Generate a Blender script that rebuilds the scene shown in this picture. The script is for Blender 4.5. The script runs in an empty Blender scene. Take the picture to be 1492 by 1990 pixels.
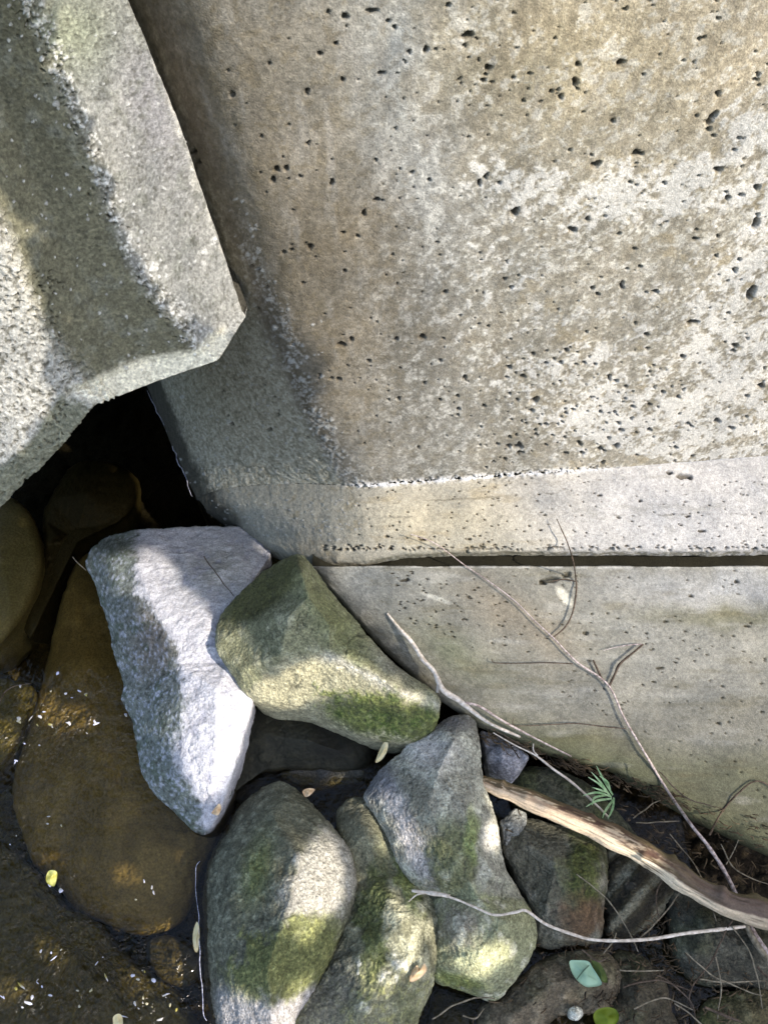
import bpy, math, random
import numpy as np
from mathutils import Vector
from mathutils.geometry import delaunay_2d_cdt

random.seed(7)
rng = np.random.default_rng(7)
C = bpy.context.scene.collection
scene = bpy.context.scene

# ------------------------------------------------------------------ camera
PW, PH = 1492.0, 1990.0
CAM_H = 1.5
PITCH = math.radians(55)
FOVY = math.radians(65)
FPX = PH / 2 / math.tan(FOVY / 2)
cam_d = bpy.data.cameras.new('camera')
cam_d.sensor_fit = 'VERTICAL'
cam_d.angle = FOVY
cam_d.clip_start = 0.02
cam_d.clip_end = 400
cam = bpy.data.objects.new('camera', cam_d)
C.objects.link(cam)
cam.location = (0, 0, CAM_H)
cam.rotation_euler = (math.radians(90) - PITCH, 0, 0)
scene.camera = cam

# ------------------------------------------------------------------ world and sun
SUN_DIR = Vector((-0.58, 0.42, -0.70)).normalized()      # the way the light travels
sun_elev = math.asin(-SUN_DIR.z)
sun_az = math.atan2(-SUN_DIR.x, -SUN_DIR.y)
w = bpy.data.worlds.new('World')
scene.world = w
w.use_nodes = True
wn = w.node_tree
wn.nodes.clear()
sky = wn.nodes.new('ShaderNodeTexSky')
sky.sky_type = 'NISHITA'
sky.sun_disc = False
sky.sun_elevation = sun_elev
sky.sun_rotation = sun_az
bg = wn.nodes.new('ShaderNodeBackground')
bg.inputs['Strength'].default_value = 0.15
wo = wn.nodes.new('ShaderNodeOutputWorld')
wn.links.new(sky.outputs[0], bg.inputs[0])
wn.links.new(bg.outputs[0], wo.inputs[0])
sd = bpy.data.lights.new('sun', 'SUN')
sd.energy = 2.1
sd.angle = math.radians(0.5)
sd.color = (1.0, 0.995, 0.99)
so = bpy.data.objects.new('sun', sd)
C.objects.link(so)
so.location = (3, -2, 5)
so.rotation_euler = SUN_DIR.to_track_quat('-Z', 'Y').to_euler()
scene.view_settings.view_transform = 'Standard'
scene.view_settings.look = 'None'
scene.view_settings.gamma = 1
scene.view_settings.use_curve_mapping = False
scene.view_settings.exposure = 1.85
scene.view_settings.use_white_balance = True
scene.view_settings.white_balance_temperature = 7700
scene.view_settings.white_balance_tint = 11
scene.render.engine = 'CYCLES'
scene.cycles.max_bounces = 6
scene.cycles.transparent_max_bounces = 12
scene.cycles.caustics_reflective = False
scene.cycles.caustics_refractive = False

# ------------------------------------------------------------------ geometry helpers
SP, CP = math.sin(PITCH), math.cos(PITCH)


def w_t(px, py, t):
    """World point seen at photo position px, py at forward distance t."""
    px, py, t = np.broadcast_arrays(np.asarray(px, float), np.asarray(py, float), np.asarray(t, float))
    u = (px - PW / 2) / FPX
    v = -(py - PH / 2) / FPX
    return np.stack([t * u, t * (CP + v * SP), CAM_H + t * (-SP + v * CP)], -1)


def t_of_z(py, z):
    v = -(np.asarray(py, float) - PH / 2) / FPX
    return (CAM_H - np.asarray(z, float)) / (SP - v * CP)


def w_z(px, py, z):
    return w_t(px, py, t_of_z(py, z))


def project(P):
    q = P - np.array([0, 0, CAM_H])
    f = q[..., 1] * CP - q[..., 2] * SP
    up = q[..., 1] * SP + q[..., 2] * CP
    f = np.where(np.abs(f) < 1e-4, 1e-4, f)
    return PW / 2 + FPX * q[..., 0] / f, PH / 2 - FPX * up / f


def _hash(ix, iy, iz, seed):
    h = (ix.astype(np.uint32) * np.uint32(374761393) + iy.astype(np.uint32) * np.uint32(668265263)
         + iz.astype(np.uint32) * np.uint32(2147483647) + np.uint32(seed * 974634777 & 0xffffffff))
    h = (h ^ (h >> np.uint32(13))) * np.uint32(1274126177)
    h = (h ^ (h >> np.uint32(15))) * np.uint32(2246822519)
    h = h ^ (h >> np.uint32(16))
    return (h & np.uint32(0xffffff)).astype(np.float64) / float(0xffffff)


def vnoise(P, scale, seed=0):
    """Value noise in 3D, -1..1."""
    Q = P * scale + 1000.0
    F = np.floor(Q)
    I = F.astype(np.int64)
    f = Q - F
    f = f * f * (3 - 2 * f)
    out = 0
    for dx in (0, 1):
        for dy in (0, 1):
            for dz in (0, 1):
                wgt = (f[..., 0] if dx else 1 - f[..., 0]) * (f[..., 1] if dy else 1 - f[..., 1]) * (f[..., 2] if dz else 1 - f[..., 2])
                out = out + wgt * _hash(I[..., 0] + dx, I[..., 1] + dy, I[..., 2] + dz, seed)
    return out * 2 - 1


def fbm(P, scale, octs=4, gain=0.5, seed=0):
    a, s, o = 1.0, 0.0, 0
    for k in range(octs):
        o = o + a * vnoise(P, scale * 2.03 ** k, seed + k * 17)
        s += a
        a *= gain
    return o / s * 1.6


def sstep(a, b, x):
    t = np.clip((x - a) / (b - a), 0, 1)
    return t * t * (3 - 2 * t)


def lin(r, g, b, k=1.0):
    c = np.array([r, g, b]) / 255.0
    return np.where(c <= 0.04045, c / 12.92, ((c + 0.055) / 1.055) ** 2.4) * k


def mixc(col, c2, m):
    m = np.clip(m, 0, 1)[..., None]
    return col * (1 - m) + np.asarray(c2) * m


def blob(px, py, cx, cy, rx, ry, ang=0.0):
    a = math.radians(ang)
    dx, dy = px - cx, py - cy
    x = dx * math.cos(a) + dy * math.sin(a)
    y = -dx * math.sin(a) + dy * math.cos(a)
    return np.exp(-((x / rx) ** 2 + (y / ry) ** 2))


def sblob(px, py, cx, cy, rx, ry, ang=0.0, soft=0.3, n=0.0):
    a = math.radians(ang)
    dx, dy = px - cx, py - cy
    x = dx * math.cos(a) + dy * math.sin(a)
    y = -dx * math.sin(a) + dy * math.cos(a)
    r = np.sqrt((x / rx) ** 2 + (y / ry) ** 2) + n
    return 1 - sstep(1 - soft, 1 + soft, r)


def grid_normals(P):
    du = np.gradient(P, axis=1)
    dv = np.gradient(P, axis=0)
    n = np.cross(du, dv)
    l = np.linalg.norm(n, axis=-1, keepdims=True)
    return n / np.maximum(l, 1e-9)


def set_paint(me, cols, rough=None):
    n = len(me.vertices)
    a = me.attributes.new('paint', 'FLOAT_COLOR', 'POINT')
    buf = np.ones((n, 4), np.float32)
    buf[:, :3] = np.clip(cols.reshape(-1, 3), 0.004, 0.82)
    if rough is not None:
        buf[:, 3] = rough.reshape(-1)
    a.data.foreach_set('color', buf.ravel())


def raw_mesh(name, verts, quads, tris, mat, smooth=True):
    me = bpy.data.meshes.new(name)
    nv = len(verts)
    nq, nt = len(quads), len(tris)
    me.vertices.add(nv)
    me.vertices.foreach_set('co', np.ascontiguousarray(verts, np.float32).ravel())
    loops = np.concatenate([np.asarray(quads, np.int32).ravel(), np.asarray(tris, np.int32).ravel()]).astype(np.int32)
    me.loops.add(len(loops))
    me.loops.foreach_set('vertex_index', loops)
    me.polygons.add(nq + nt)
    starts = np.concatenate([np.arange(nq) * 4, nq * 4 + np.arange(nt) * 3]).astype(np.int32)
    me.polygons.foreach_set('loop_start', starts)
    me.update(calc_edges=True)
    me.validate()
    if smooth:
        me.polygons.foreach_set('use_smooth', np.ones(len(me.polygons), bool))
    if mat:
        me.materials.append(mat)
    return me


def link(name, me, parent=None):
    o = bpy.data.objects.new(name, me)
    C.objects.link(o)
    if parent:
        o.parent = parent
    return o


def tag(o, label=None, cat=None, group=None, kind=None):
    if label: o['label'] = label
    if cat: o['category'] = cat
    if group: o['group'] = group
    if kind: o['kind'] = kind
    return o


def empty(name, loc):
    o = bpy.data.objects.new(name, None)
    C.objects.link(o)
    o.location = loc
    o.empty_display_size = 0.05
    return o


def rebase(o):
    """Put a mesh thing's origin at its own base and keep it where it stands."""
    me = o.data
    n = len(me.vertices)
    co = np.empty(n * 3, np.float32)
    me.vertices.foreach_get('co', co)
    co = co.reshape(-1, 3)
    b = np.array([co[:, 0].mean(), co[:, 1].mean(), co[:, 2].min()], np.float32)
    co -= b
    me.vertices.foreach_set('co', co.ravel())
    me.update()
    o.location = Vector(b.tolist())
    return o


def set_parent_keep(o, p):
    o.parent = p
    o.location = o.location - p.location


def grid_quads(nr, nc, wrap=False):
    r = np.arange(nr - 1)[:, None]
    c = np.arange(nc if wrap else nc - 1)[None, :]
    c2 = (c + 1) % nc
    a = r * nc + c
    b = r * nc + c2
    d = (r + 1) * nc + c2
    e = (r + 1) * nc + c
    return np.stack([a, b, d, e], -1).reshape(-1, 4)


def resample(poly, n, ts=None):
    """poly K x D -> n x D, linear; ts are the parameter places of the control points."""
    poly = np.asarray(poly, float)
    if ts is None:
        ts = np.linspace(0, 1, len(poly))
    s = np.linspace(0, 1, n) if np.isscalar(n) else n
    return np.stack([np.interp(s, ts, poly[:, k]) for k in range(poly.shape[1])], -1)


def catmull(poly, n, closed=False):
    P = np.asarray(poly, float)
    K = len(P)
    if closed:
        s = np.arange(n) / n * K
    else:
        s = np.linspace(0, K - 1 - 1e-9, n)
    i = np.floor(s).astype(int)
    f = (s - i)[:, None]
    def g(j):
        return P[j % K] if closed else P[np.clip(j, 0, K - 1)]
    p0, p1, p2, p3 = g(i - 1), g(i), g(i + 1), g(i + 2)
    return 0.5 * ((2 * p1) + (-p0 + p2) * f + (2 * p0 - 5 * p1 + 4 * p2 - p3) * f ** 2 + (-p0 + 3 * p1 - 3 * p2 + p3) * f ** 3)


# ------------------------------------------------------------------ materials
def new_mat(name):
    m = bpy.data.materials.new(name)
    m.use_nodes = True
    nt = m.node_tree
    nt.nodes.clear()
    out = nt.nodes.new('ShaderNodeOutputMaterial')
    return m, nt, out


def painted(name, grain=0.25, grain_scale=520, bump=0.0008, bump_scale=350, rough=0.88, speck=0.0, spec=0.35):
    """A mineral surface: its own albedo per vertex, with fine grain and relief from noise."""
    m, nt, out = new_mat(name)
    N, L = nt.nodes, nt.links
    bs = N.new('ShaderNodeBsdfPrincipled')
    L.new(bs.outputs[0], out.inputs[0])
    at = N.new('ShaderNodeAttribute'); at.attribute_name = 'paint'
    geo = N.new('ShaderNodeNewGeometry')
    n1 = N.new('ShaderNodeTexNoise'); n1.inputs['Scale'].default_value = grain_scale; n1.inputs['Detail'].default_value = 5
    n1.inputs['Roughness'].default_value = 0.65
    L.new(geo.outputs['Position'], n1.inputs['Vector'])
    mr = N.new('ShaderNodeMapRange')
    mr.inputs['From Min'].default_value = 0.3; mr.inputs['From Max'].default_value = 0.7
    mr.inputs['To Min'].default_value = 1 - grain; mr.inputs['To Max'].default_value = 1 + grain
    L.new(n1.outputs[0], mr.inputs['Value'])
    mx = N.new('ShaderNodeVectorMath'); mx.operation = 'SCALE'
    L.new(at.outputs['Color'], mx.inputs[0]); L.new(mr.outputs[0], mx.inputs['Scale'])
    col = mx.outputs[0]
    if speck > 0:
        v = N.new('ShaderNodeTexVoronoi'); v.inputs['Scale'].default_value = 260
        L.new(geo.outputs['Position'], v.inputs['Vector'])
        wn_ = N.new('ShaderNodeSeparateColor'); L.new(v.outputs['Color'], wn_.inputs[0])
        mp = N.new('ShaderNodeMapRange')
        mp.inputs['From Min'].default_value = 0.0; mp.inputs['From Max'].default_value = 1.0
        mp.inputs['To Min'].default_value = 1 - speck; mp.inputs['To Max'].default_value = 1 + speck
        L.new(wn_.outputs[0], mp.inputs['Value'])
        m2 = N.new('ShaderNodeVectorMath'); m2.operation = 'SCALE'
        L.new(col, m2.inputs[0]); L.new(mp.outputs[0], m2.inputs['Scale'])
        col = m2.outputs[0]
    L.new(col, bs.inputs['Base Color'])
    rr = N.new('ShaderNodeMath'); rr.operation = 'MULTIPLY'; rr.inputs[1].default_value = rough
    L.new(at.outputs['Alpha'], rr.inputs[0])
    L.new(rr.outputs[0], bs.inputs['Roughness'])
    bs.inputs['Specular IOR Level'].default_value = spec
    n2 = N.new('ShaderNodeTexNoise'); n2.inputs['Scale'].default_value = bump_scale; n2.inputs['Detail'].default_value = 6
    L.new(geo.outputs['Position'], n2.inputs['Vector'])
    bp = N.new('ShaderNodeBump'); bp.inputs['Distance'].default_value = bump; bp.inputs['Strength'].default_value = 1.0
    L.new(n2.outputs[0], bp.inputs['Height'])
    L.new(bp.outputs[0], bs.inputs['Normal'])
    return m


M_CONC = painted('board_cast_concrete', grain=0.30, grain_scale=430, bump=0.0012, bump_scale=420, speck=0.14)
M_ROUGH = painted('worn_aggregate_concrete', grain=0.38, grain_scale=300, bump=0.0016, bump_scale=300, speck=0.22)
M_ROCK = painted('lichen_covered_stone', grain=0.50, grain_scale=330, bump=0.0042, bump_scale=210, speck=0.20)
M_SLAB = painted('pale_slab_stone', grain=0.34, grain_scale=360, bump=0.0020, bump_scale=260, speck=0.14)
M_WET = painted('wet_stone', grain=0.45, grain_scale=260, bump=0.0012, bump_scale=150, rough=0.75, spec=0.3)
M_SOIL = painted('dark_soil', grain=0.6, grain_scale=220, bump=0.006, bump_scale=120, speck=0.3)


def simple_mat(name, c1, c2, scale=60, rough=0.7, bump=0.0006, stretch=None, translucent=0.0, spec=0.3):
    m, nt, out = new_mat(name)
    N, L = nt.nodes, nt.links
    bs = N.new('ShaderNodeBsdfPrincipled')
    tc = N.new('ShaderNodeTexCoord')
    src = tc.outputs['Object']
    if stretch:
        mp = N.new('ShaderNodeMapping'); mp.inputs['Scale'].default_value = stretch
        L.new(src, mp.inputs['Vector']); src = mp.outputs[0]
    n = N.new('ShaderNodeTexNoise'); n.inputs['Scale'].default_value = scale; n.inputs['Detail'].default_value = 6
    L.new(src, n.inputs['Vector'])
    cr = N.new('ShaderNodeValToRGB')
    cr.color_ramp.elements[0].position = 0.36; cr.color_ramp.elements[1].position = 0.64
    cr.color_ramp.elements[0].color = (*c1, 1); cr.color_ramp.elements[1].color = (*c2, 1)
    L.new(n.outputs[0], cr.inputs[0]); L.new(cr.outputs[0], bs.inputs['Base Color'])
    bs.inputs['Roughness'].default_value = rough
    bs.inputs['Specular IOR Level'].default_value = spec
    b = N.new('ShaderNodeBump'); b.inputs['Distance'].default_value = bump
    L.new(n.outputs[0], b.inputs['Height']); L.new(b.outputs[0], bs.inputs['Normal'])
    if translucent > 0:
        tr = N.new('ShaderNodeBsdfTranslucent'); L.new(cr.outputs[0], tr.inputs[0])
        ms = N.new('ShaderNodeMixShader'); ms.inputs[0].default_value = translucent
        L.new(bs.outputs[0], ms.inputs[1]); L.new(tr.outputs[0], ms.inputs[2]); L.new(ms.outputs[0], out.inputs[0])
    else:
        L.new(bs.outputs[0], out.inputs[0])
    return m


# ------------------------------------------------------------------ the concrete wall
K_G = 0.86                                             # display grey -> albedo
def A(r, g, b): return lin(r, g, b, K_G)

Pa = w_z(700, 945, 0.35)
Pb = w_z(1492, 885, 0.35)
Ux = (Pb - Pa) / np.linalg.norm(Pb - Pa)
nh = np.array([Ux[1], -Ux[0], 0.0])                    # outwards, towards the camera
lean = math.radians(7)
Vz = np.array([0, 0, 1.0]) * math.cos(lean) - nh * math.sin(lean)
Nw = np.cross(Ux, Vz)
if Nw[1] > 0: Nw = -Nw


def ray_wall(px, py):
    d = w_t(px, py, 1.0) - np.array([0, 0, CAM_H])
    t = ((Pa - np.array([0, 0, CAM_H])) @ Nw) / (d @ Nw)
    P = np.array([0, 0, CAM_H]) + d * t[..., None]
    return P, t


NR, NRX = 520, 150
NCL, NCA, NCX = 170, 540, 12
Kpx = np.array([(700, 945), (620, 800), (545, 620), (490, 450), (440, 300), (380, 130), (330, -10), (310, -60)], float)
Kp, Kt = ray_wall(Kpx[:, 0], Kpx[:, 1])
Kv = (Kp - Pa) @ Vz
vrows = np.concatenate([np.linspace(0, Kv[-1], NR), Kv[-1] + np.linspace(0.004, 1.3, NRX)])
Kc = np.stack([np.interp(vrows, Kv, Kpx[:, 0]), np.interp(vrows, Kv, Kpx[:, 1])], -1)
Ku = np.interp(vrows, Kv, (Kp - Pa) @ Ux)
far = vrows > Kv[-1]
Ku[far] = Ku[NR - 1] - (vrows[far] - Kv[-1]) * 0.25
ur = 0.95
cols = np.concatenate([np.linspace(0, 1, NCA), 1 + np.linspace(0.05, 2.2, NCX)])
PA = (Pa + Ux * 0)[None, None, :] + Vz * vrows[:, None, None] + Ux * (Ku[:, None] + (ur - Ku[:, None]) * cols[None, :])[..., None]
sr = np.clip(vrows / Kv[-1], 0, 1)
Lpx = resample([(380, 968), (372, 950), (330, 860), (290, 760), (225, 600), (150, 430)], sr, ts=[0, .03, .22, .42, .7, 1])
Lw = w_z(Lpx[:, 0], Lpx[:, 1], 0.0)
Ld = Lw.copy(); Ld[:, 2] = -0.35; Ld[:, 0] += 0.03
Kw = PA[:, 0, :]
M1 = Lw * 0.80 + Kw * 0.20; M1[:, 2] = 0.10 + 0.10 * sr
M2 = Lw * 0.38 + Kw * 0.62; M2[:, 2] = Kw[:, 2] * 0.70
sc = np.linspace(0, 1, NCL)
def hermite_cols(ctrl, ts):
    out = np.zeros((len(sr), len(sc), 3))
    for k in range(3):
        for r in range(len(sr)):
            out[r, :, k] = np.interp(sc, ts, [c[r, k] for c in ctrl])
    return out
PL = hermite_cols([Ld, Lw, M1, M2, Kw], [0, 0.06, 0.26, 0.62, 1.0])
W = np.concatenate([PL[:, :-1], PA], 1)
# ease the folds across the columns
mid = slice(int(NCL * 0.10), NCL + 60)
for _ in range(420):
    W[:, 1:-1][:, mid] = (W[:, :-2][:, mid] + W[:, 2:][:, mid] + 2 * W[:, 1:-1][:, mid]) / 4
Nn = grid_normals(W)
if Nn[NR // 2, NCL + NCA // 2, 1] > 0: Nn = -Nn
PX, PY = project(W)
NWC = W.shape[1]
left = sstep(NCL * 1.02, NCL * 0.80, np.arange(NWC))[None, :] * np.ones((W.shape[0], 1))
warp = fbm(W, 22, 4, seed=3)
px = PX + warp * 26; py = PY + fbm(W, 22, 4, seed=9) * 26

f1 = fbm(W, 6, 5, seed=1); f2 = fbm(W, 45, 4, 0.6, seed=2); f3 = fbm(W, 160, 3, 0.6, seed=4); f4 = vnoise(W, 330, seed=5)
stretchP = W * np.array([1.0, 1.0, 0.14]); fst = fbm(stretchP, 60, 4, 0.6, seed=61)
# colour
col = np.ones(W.shape) * A(150, 145, 132)
col = mixc(col, A(132, 118, 96), sblob(px, py, 590, 640, 190, 420, 20, 0.9) * 0.75)
col = mixc(col, A(134, 119, 96), sblob(px, py, 450, 260, 200, 320, 0, 0.9) * 0.6)
col = mixc(col, A(168, 156, 128), blob(px, py, 1130, 110, 330, 170) * 0.85)
col = mixc(col, A(172, 160, 138), blob(px, py, 1450, 60, 260, 200) * 0.7)
col = mixc(col, A(178, 180, 176), blob(px, py, 760, 110, 80, 170, -8) * (0.6 + 0.4 * f2) * 0.8)
col = mixc(col, A(172, 173, 168), blob(px, py, 830, 360, 90, 140, -20) * 0.6)
col = mixc(col, A(118, 112, 98), blob(px, py, 785, 690, 35, 60, -15) * 0.6)
col = mixc(col, A(136, 120, 98), sstep(0.0, 0.9, f1 + 0.4 * f2) * 0.4 * sstep(1300, 700, px))
col = mixc(col, A(185, 178, 165), sstep(0.1, 0.8, fst) * 0.35)
col = mixc(col, A(112, 100, 82), sstep(0.15, 0.9, -fst) * 0.30)
# pale crust with ragged edges
cr = (blob(px, py, 1090, 375, 170, 42, 12) * 1.1 + blob(px, py, 1290, 370, 190, 60, -6) * 1.2 + blob(px, py, 1135, 465, 60, 35, 30) * 1.1
      + blob(px, py, 1470, 260, 70, 70) * 1.2 + blob(px, py, 1440, 420, 90, 60) + blob(px, py, 1450, 570, 90, 130) * 1.2
      + blob(px, py, 1390, 720, 130, 130) * .75 + blob(px, py, 1290, 590, 60, 60) * 0.7 + blob(px, py, 1200, 560, 60, 70) * 0.4
      + blob(px, py, 1230, 830, 220, 60) * 0.7 + blob(px, py, 960, 520, 120, 130) * 0.38 + blob(px, py, 1040, 700, 150, 130) * 0.40
      + blob(px, py, 1150, 740, 130, 110) * 0.45 + blob(px, py, 1450, 850, 160, 60) * 0.9)
hole = blob(px, py, 1300, 450, 130, 45, -4) * 0.75 + blob(px, py, 1160, 520, 90, 50) * 0.55 + blob(px, py, 1300, 610, 90, 70) * 0.3
fq = fbm(W, 28, 4, 0.75, seed=66)
f5 = fbm(W, 80, 3, .7, seed=67)
crust = sstep(0.36, 0.74, np.minimum(cr, .95) * 0.74 - hole * .9 + 0.34 * fq + 0.55 * f5 + 0.20 * f4) * sstep(.05, .3, cr)
fleck = sstep(0.30, 0.55, f3 * 0.7 + 0.5 * f4 + cr * 0.5 - 0.25) * sstep(650, 1000, px)
col = mixc(col, A(190, 187, 176), fleck * 0.6)
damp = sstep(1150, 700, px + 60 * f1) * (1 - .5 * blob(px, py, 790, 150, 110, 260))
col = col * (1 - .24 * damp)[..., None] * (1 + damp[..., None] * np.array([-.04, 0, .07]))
spotm = sstep(.12, .42, f5 + .25 * f4) * sstep(620, 900, px)
col = mixc(col, A(196, 194, 186), spotm * .45 * (1 - crust))
col = mixc(col, A(104, 94, 74), sstep(.15, .5, -f5 + .2 * f4) * (.30 + .2 * sstep(900, 500, px)) * (1 - .6 * crust))
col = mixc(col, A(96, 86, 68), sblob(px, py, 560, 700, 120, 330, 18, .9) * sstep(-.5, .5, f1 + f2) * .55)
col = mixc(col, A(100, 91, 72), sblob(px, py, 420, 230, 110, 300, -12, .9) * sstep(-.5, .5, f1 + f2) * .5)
col = col * (1 + 0.20 * f3 + 0.20 * f4 + .08 * fq)[..., None]
col = mixc(col, A(200, 198, 192), crust * 0.82)
col = mixc(col, A(150, 138, 112), sstep(0.25, 0.7, f2) * (1 - crust) * sstep(800, 1150, px) * sstep(200, 330, py) * 0.55)
# the grey, coarse turned side
gl = sstep(0.25, 0.75, left + 0.12 * f2)
col = mixc(col, A(166, 160, 142), gl)
col = mixc(col, A(206, 202, 186), gl * sstep(0.0, 0.5, f3 + .4 * f4) * 0.6)
col = mixc(col, A(104, 100, 80), gl * sstep(0.1, 0.7, -f3) * 0.6)
# crumbling seam down the wall, at the fold
seam = np.exp(-((np.arange(NWC)[None, :] - (NCL - 6) + 10 * f1) / 9.0) ** 2)
seamn = seam * sstep(0.0, 0.5, f3 + 0.5 * f4)
col = mixc(col, A(205, 203, 198), seamn * 0.45 * sstep(.75, .45, sr)[:, None])
foot = np.exp(-(vrows[:, None] / 0.008) ** 2) * sstep(640, 730, PX) * sstep(1230, 1120, PX)
footn = foot * sstep(-0.25, 0.3, f3 + 0.5 * f4)
col = mixc(col, A(222, 221, 220), footn)
# wet band just above the water
wet = sstep(0.10, 0.03, W[..., 2] - 0.022 * f2 - 0.05 * sstep(0.0, 0.5, sr)[:, None])
col = mixc(col, A(44, 42, 34), wet * 0.9)
# relief
D = 0.0020 * f1 + 0.0006 * f2 * (0.5 + left) + 0.0005 * f3 * (0.8 + .9 * left) + 0.0004 * f4 * (0.4 + 1.2 * left)
D += 0.0004 * fst
D += 0.005 * foot * (f3 + f4)
D += 0.0008 * crust

PITS = [(670,33,7,7,0),(722,22,12,5,0),(908,68,14,7,-20),(827,97,5,8,20),(948,132,7,7,0),(740,143,8,4,-10),(1117,160,6,10,0),(1205,122,9,6,-30),
 (1122,125,5,5,0),(665,155,4,5,0),(597,178,4,8,0),(653,85,4,4,0),(754,42,4,4,0),(767,53,4,5,0),(1382,230,18,6,-55),(1377,252,6,5,0),(1386,264,4,4,0),
 (1395,183,5,6,0),(1157,320,11,7,-25),(1235,298,9,6,-30),(943,343,4,8,30),(931,355,4,8,0),(1000,413,7,11,30),(1112,447,9,6,20),(1470,365,7,7,0),
 (1439,380,6,4,0),(1413,385,5,6,0),(1468,435,7,13,20),(1350,465,6,4,0),(1458,570,8,17,25),(1435,505,4,4,0),(1427,525,5,6,0),(1208,555,4,9,0),
 (1272,567,8,4,0),(1343,627,14,5,-10),(1325,693,5,5,0),(1427,672,7,5,0),(1423,682,5,4,0),(1478,750,7,6,0),(1392,818,7,6,0),(1335,823,5,4,0),
 (1260,835,5,5,0),(1205,836,6,5,0),(1195,866,8,5,-20),(1008,868,8,7,0),(988,868,6,5,0),(1038,778,10,6,-30),(1032,798,6,4,0),(1015,732,6,5,0),
 (988,714,6,5,0),(732,388,8,4,-10),(706,415,4,7,0),(645,355,4,9,20),(537,330,6,6,0),(556,328,5,6,0),(663,670,9,6,0),(683,660,4,6,0),(658,738,5,5,0),
 (820,655,7,6,0),(385,315,6,5,0),(375,295,6,6,0),(1190,235,4,5,0),(1028,143,4,4,0),(1083,175,5,3,-40),(450,185,5,7,0),(603,480,5,7,0),(530,350,5,7,0),
 (1088,188,4,6,0),(1228,790,5,4,0),(1195,740,6,4,0),(1100,680,5,5,0),(1130,880,5,4,0),(1165,872,6,5,0),(1450,770,5,4,0),(1420,832,7,4,10),(1255,650,5,5,0),
 (1150,560,4,5,0),(940,790,4,4,0),(855,700,4,4,0),(812,870,3,3,0),(888,770,4,4,0),(1140,425,4,5,0),(1395,330,9,7,0),(1245,300,5,4,0),(1010,880,7,4,0)]
for k in range(560):
    x = 420 + 1080 * random.random() ** 0.75
    y = random.uniform(-40, 900)
    if random.random() < 0.07: x, y = random.gauss(960, 60), random.gauss(185, 30)
    if random.random() < 0.30: x, y = random.gauss(1080, 160), random.gauss(780, 90)
    r = 1.6 + 2.6 * random.random() ** 3
    PITS.append((x, y, r * random.uniform(0.8, 1.5), r, random.uniform(-60, 60)))


def stamp(PX, PY, D, col, pits, depth, tint=None, tmix=0.5, power=2.0):
    """Sink (or raise) small irregular spots in a grid; tint is mixed into their colour."""
    for (x, y, rx, ry, ang) in pits:
        R = max(rx, ry) * 1.5
        m = (np.abs(PX - x) < R) & (np.abs(PY - y) < R)
        if not m.any(): continue
        ii = np.nonzero(m)
        a = math.radians(ang)
        dx, dy = PX[ii] - x, PY[ii] - y
        q = ((dx * math.cos(a) + dy * math.sin(a)) / rx) ** 2 + ((-dx * math.sin(a) + dy * math.cos(a)) / ry) ** 2
        q = q * (1 + 0.25 * np.sin(3 * np.arctan2(dy, dx) + x))
        f = np.clip(1.15 - q ** power, 0, 1)
        D[ii] += f * depth * min(1.0, 0.35 + (rx + ry) / 14)
        if tint is not None:
            g = f * tmix
            col[ii] = col[ii] * (1 - g[..., None]) + np.asarray(tint) * g[..., None]


stamp(PX, PY, D, col, PITS, -0.011, A(58, 48, 34), 0.85)  # dark tint holds pit dirt and painted-in pit shade
PEB = []
for k in range(300):
    if random.random() < 0.55:
        s_ = random.random(); bx = np.interp(s_, [0, .35, .6, 1], [455, 520, 600, 690]) ; by = np.interp(s_, [0, .35, .6, 1], [390, 600, 780, 940])
        x, y = bx + random.gauss(0, 16), by + random.gauss(0, 12)
    else:
        x, y = random.uniform(350, 640), random.uniform(620, 960)
    r = random.uniform(1.8, 5.0) * (0.7 + 0.6 * random.random() ** 3)
    PEB.append((x, y, r, r * random.uniform(.7, 1.2), random.uniform(-90, 90)))
stamp(PX, PY, D, col, PEB, 0.0009, A(186, 186, 182), 0.6)
rough = np.ones(PX.shape) - 0.35 * wet
Wd = W + Nn * D[..., None]


def grid_mesh(name, P, cols_, mat, rough_=None, flip=False, wrap=False):
    q = grid_quads(P.shape[0], P.shape[1], wrap)
    if flip: q = q[:, ::-1]
    me = raw_mesh(name, P.reshape(-1, 3), q, np.zeros((0, 3), int), mat)
    set_paint(me, cols_, rough_ if rough_ is not None else np.ones(P.shape[:-1]))
    return me


wall = empty('concrete_wall', (0.4, 0.95, 0))
tag(wall, 'tall weathered concrete wall, pitted with holes and crusted white, rising over a pale ledge', 'wall')
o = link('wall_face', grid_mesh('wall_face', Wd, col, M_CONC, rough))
set_parent_keep(o, wall)
o['label'] = 'brown and grey pitted concrete face with white crust'

# ---- pale ledge at the foot of the wall
row0 = W[0].copy()
i0 = int(NCL * 0.06)
row0 = row0[i0:]
r0x = project(row0)[0]
rimx = np.interp(r0x, [372, 430, 500, 560, 640, 700, 780, 900, 1492, 2600], [392, 450, 520, 590, 655, 712, 788, 900, 1492, 2600])
rimy = np.interp(r0x, [372, 430, 500, 560, 640, 700, 780, 900, 1492, 2600], [985, 1014, 1054, 1080, 1086, 1082, 1072, 1067, 1066, 1066])
rimz = np.interp(r0x, [372, 430, 500, 560, 640, 700, 780, 900, 1492, 2600], [0.0, 0.055, 0.12, 0.18, 0.235, 0.265, 0.287, 0.297, 0.30, 0.30])
RIM = w_z(rimx, rimy, rimz)
nb = 110
sB = np.linspace(0, 1, nb)[:, None, None]
bulge = np.sin(np.pi * sB) * np.array([0, 0, 0.010])
LB = row0[None] * (1 - sB) + RIM[None] * sB + bulge
leftw = sstep(780, 560, r0x)[:, None]
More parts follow.
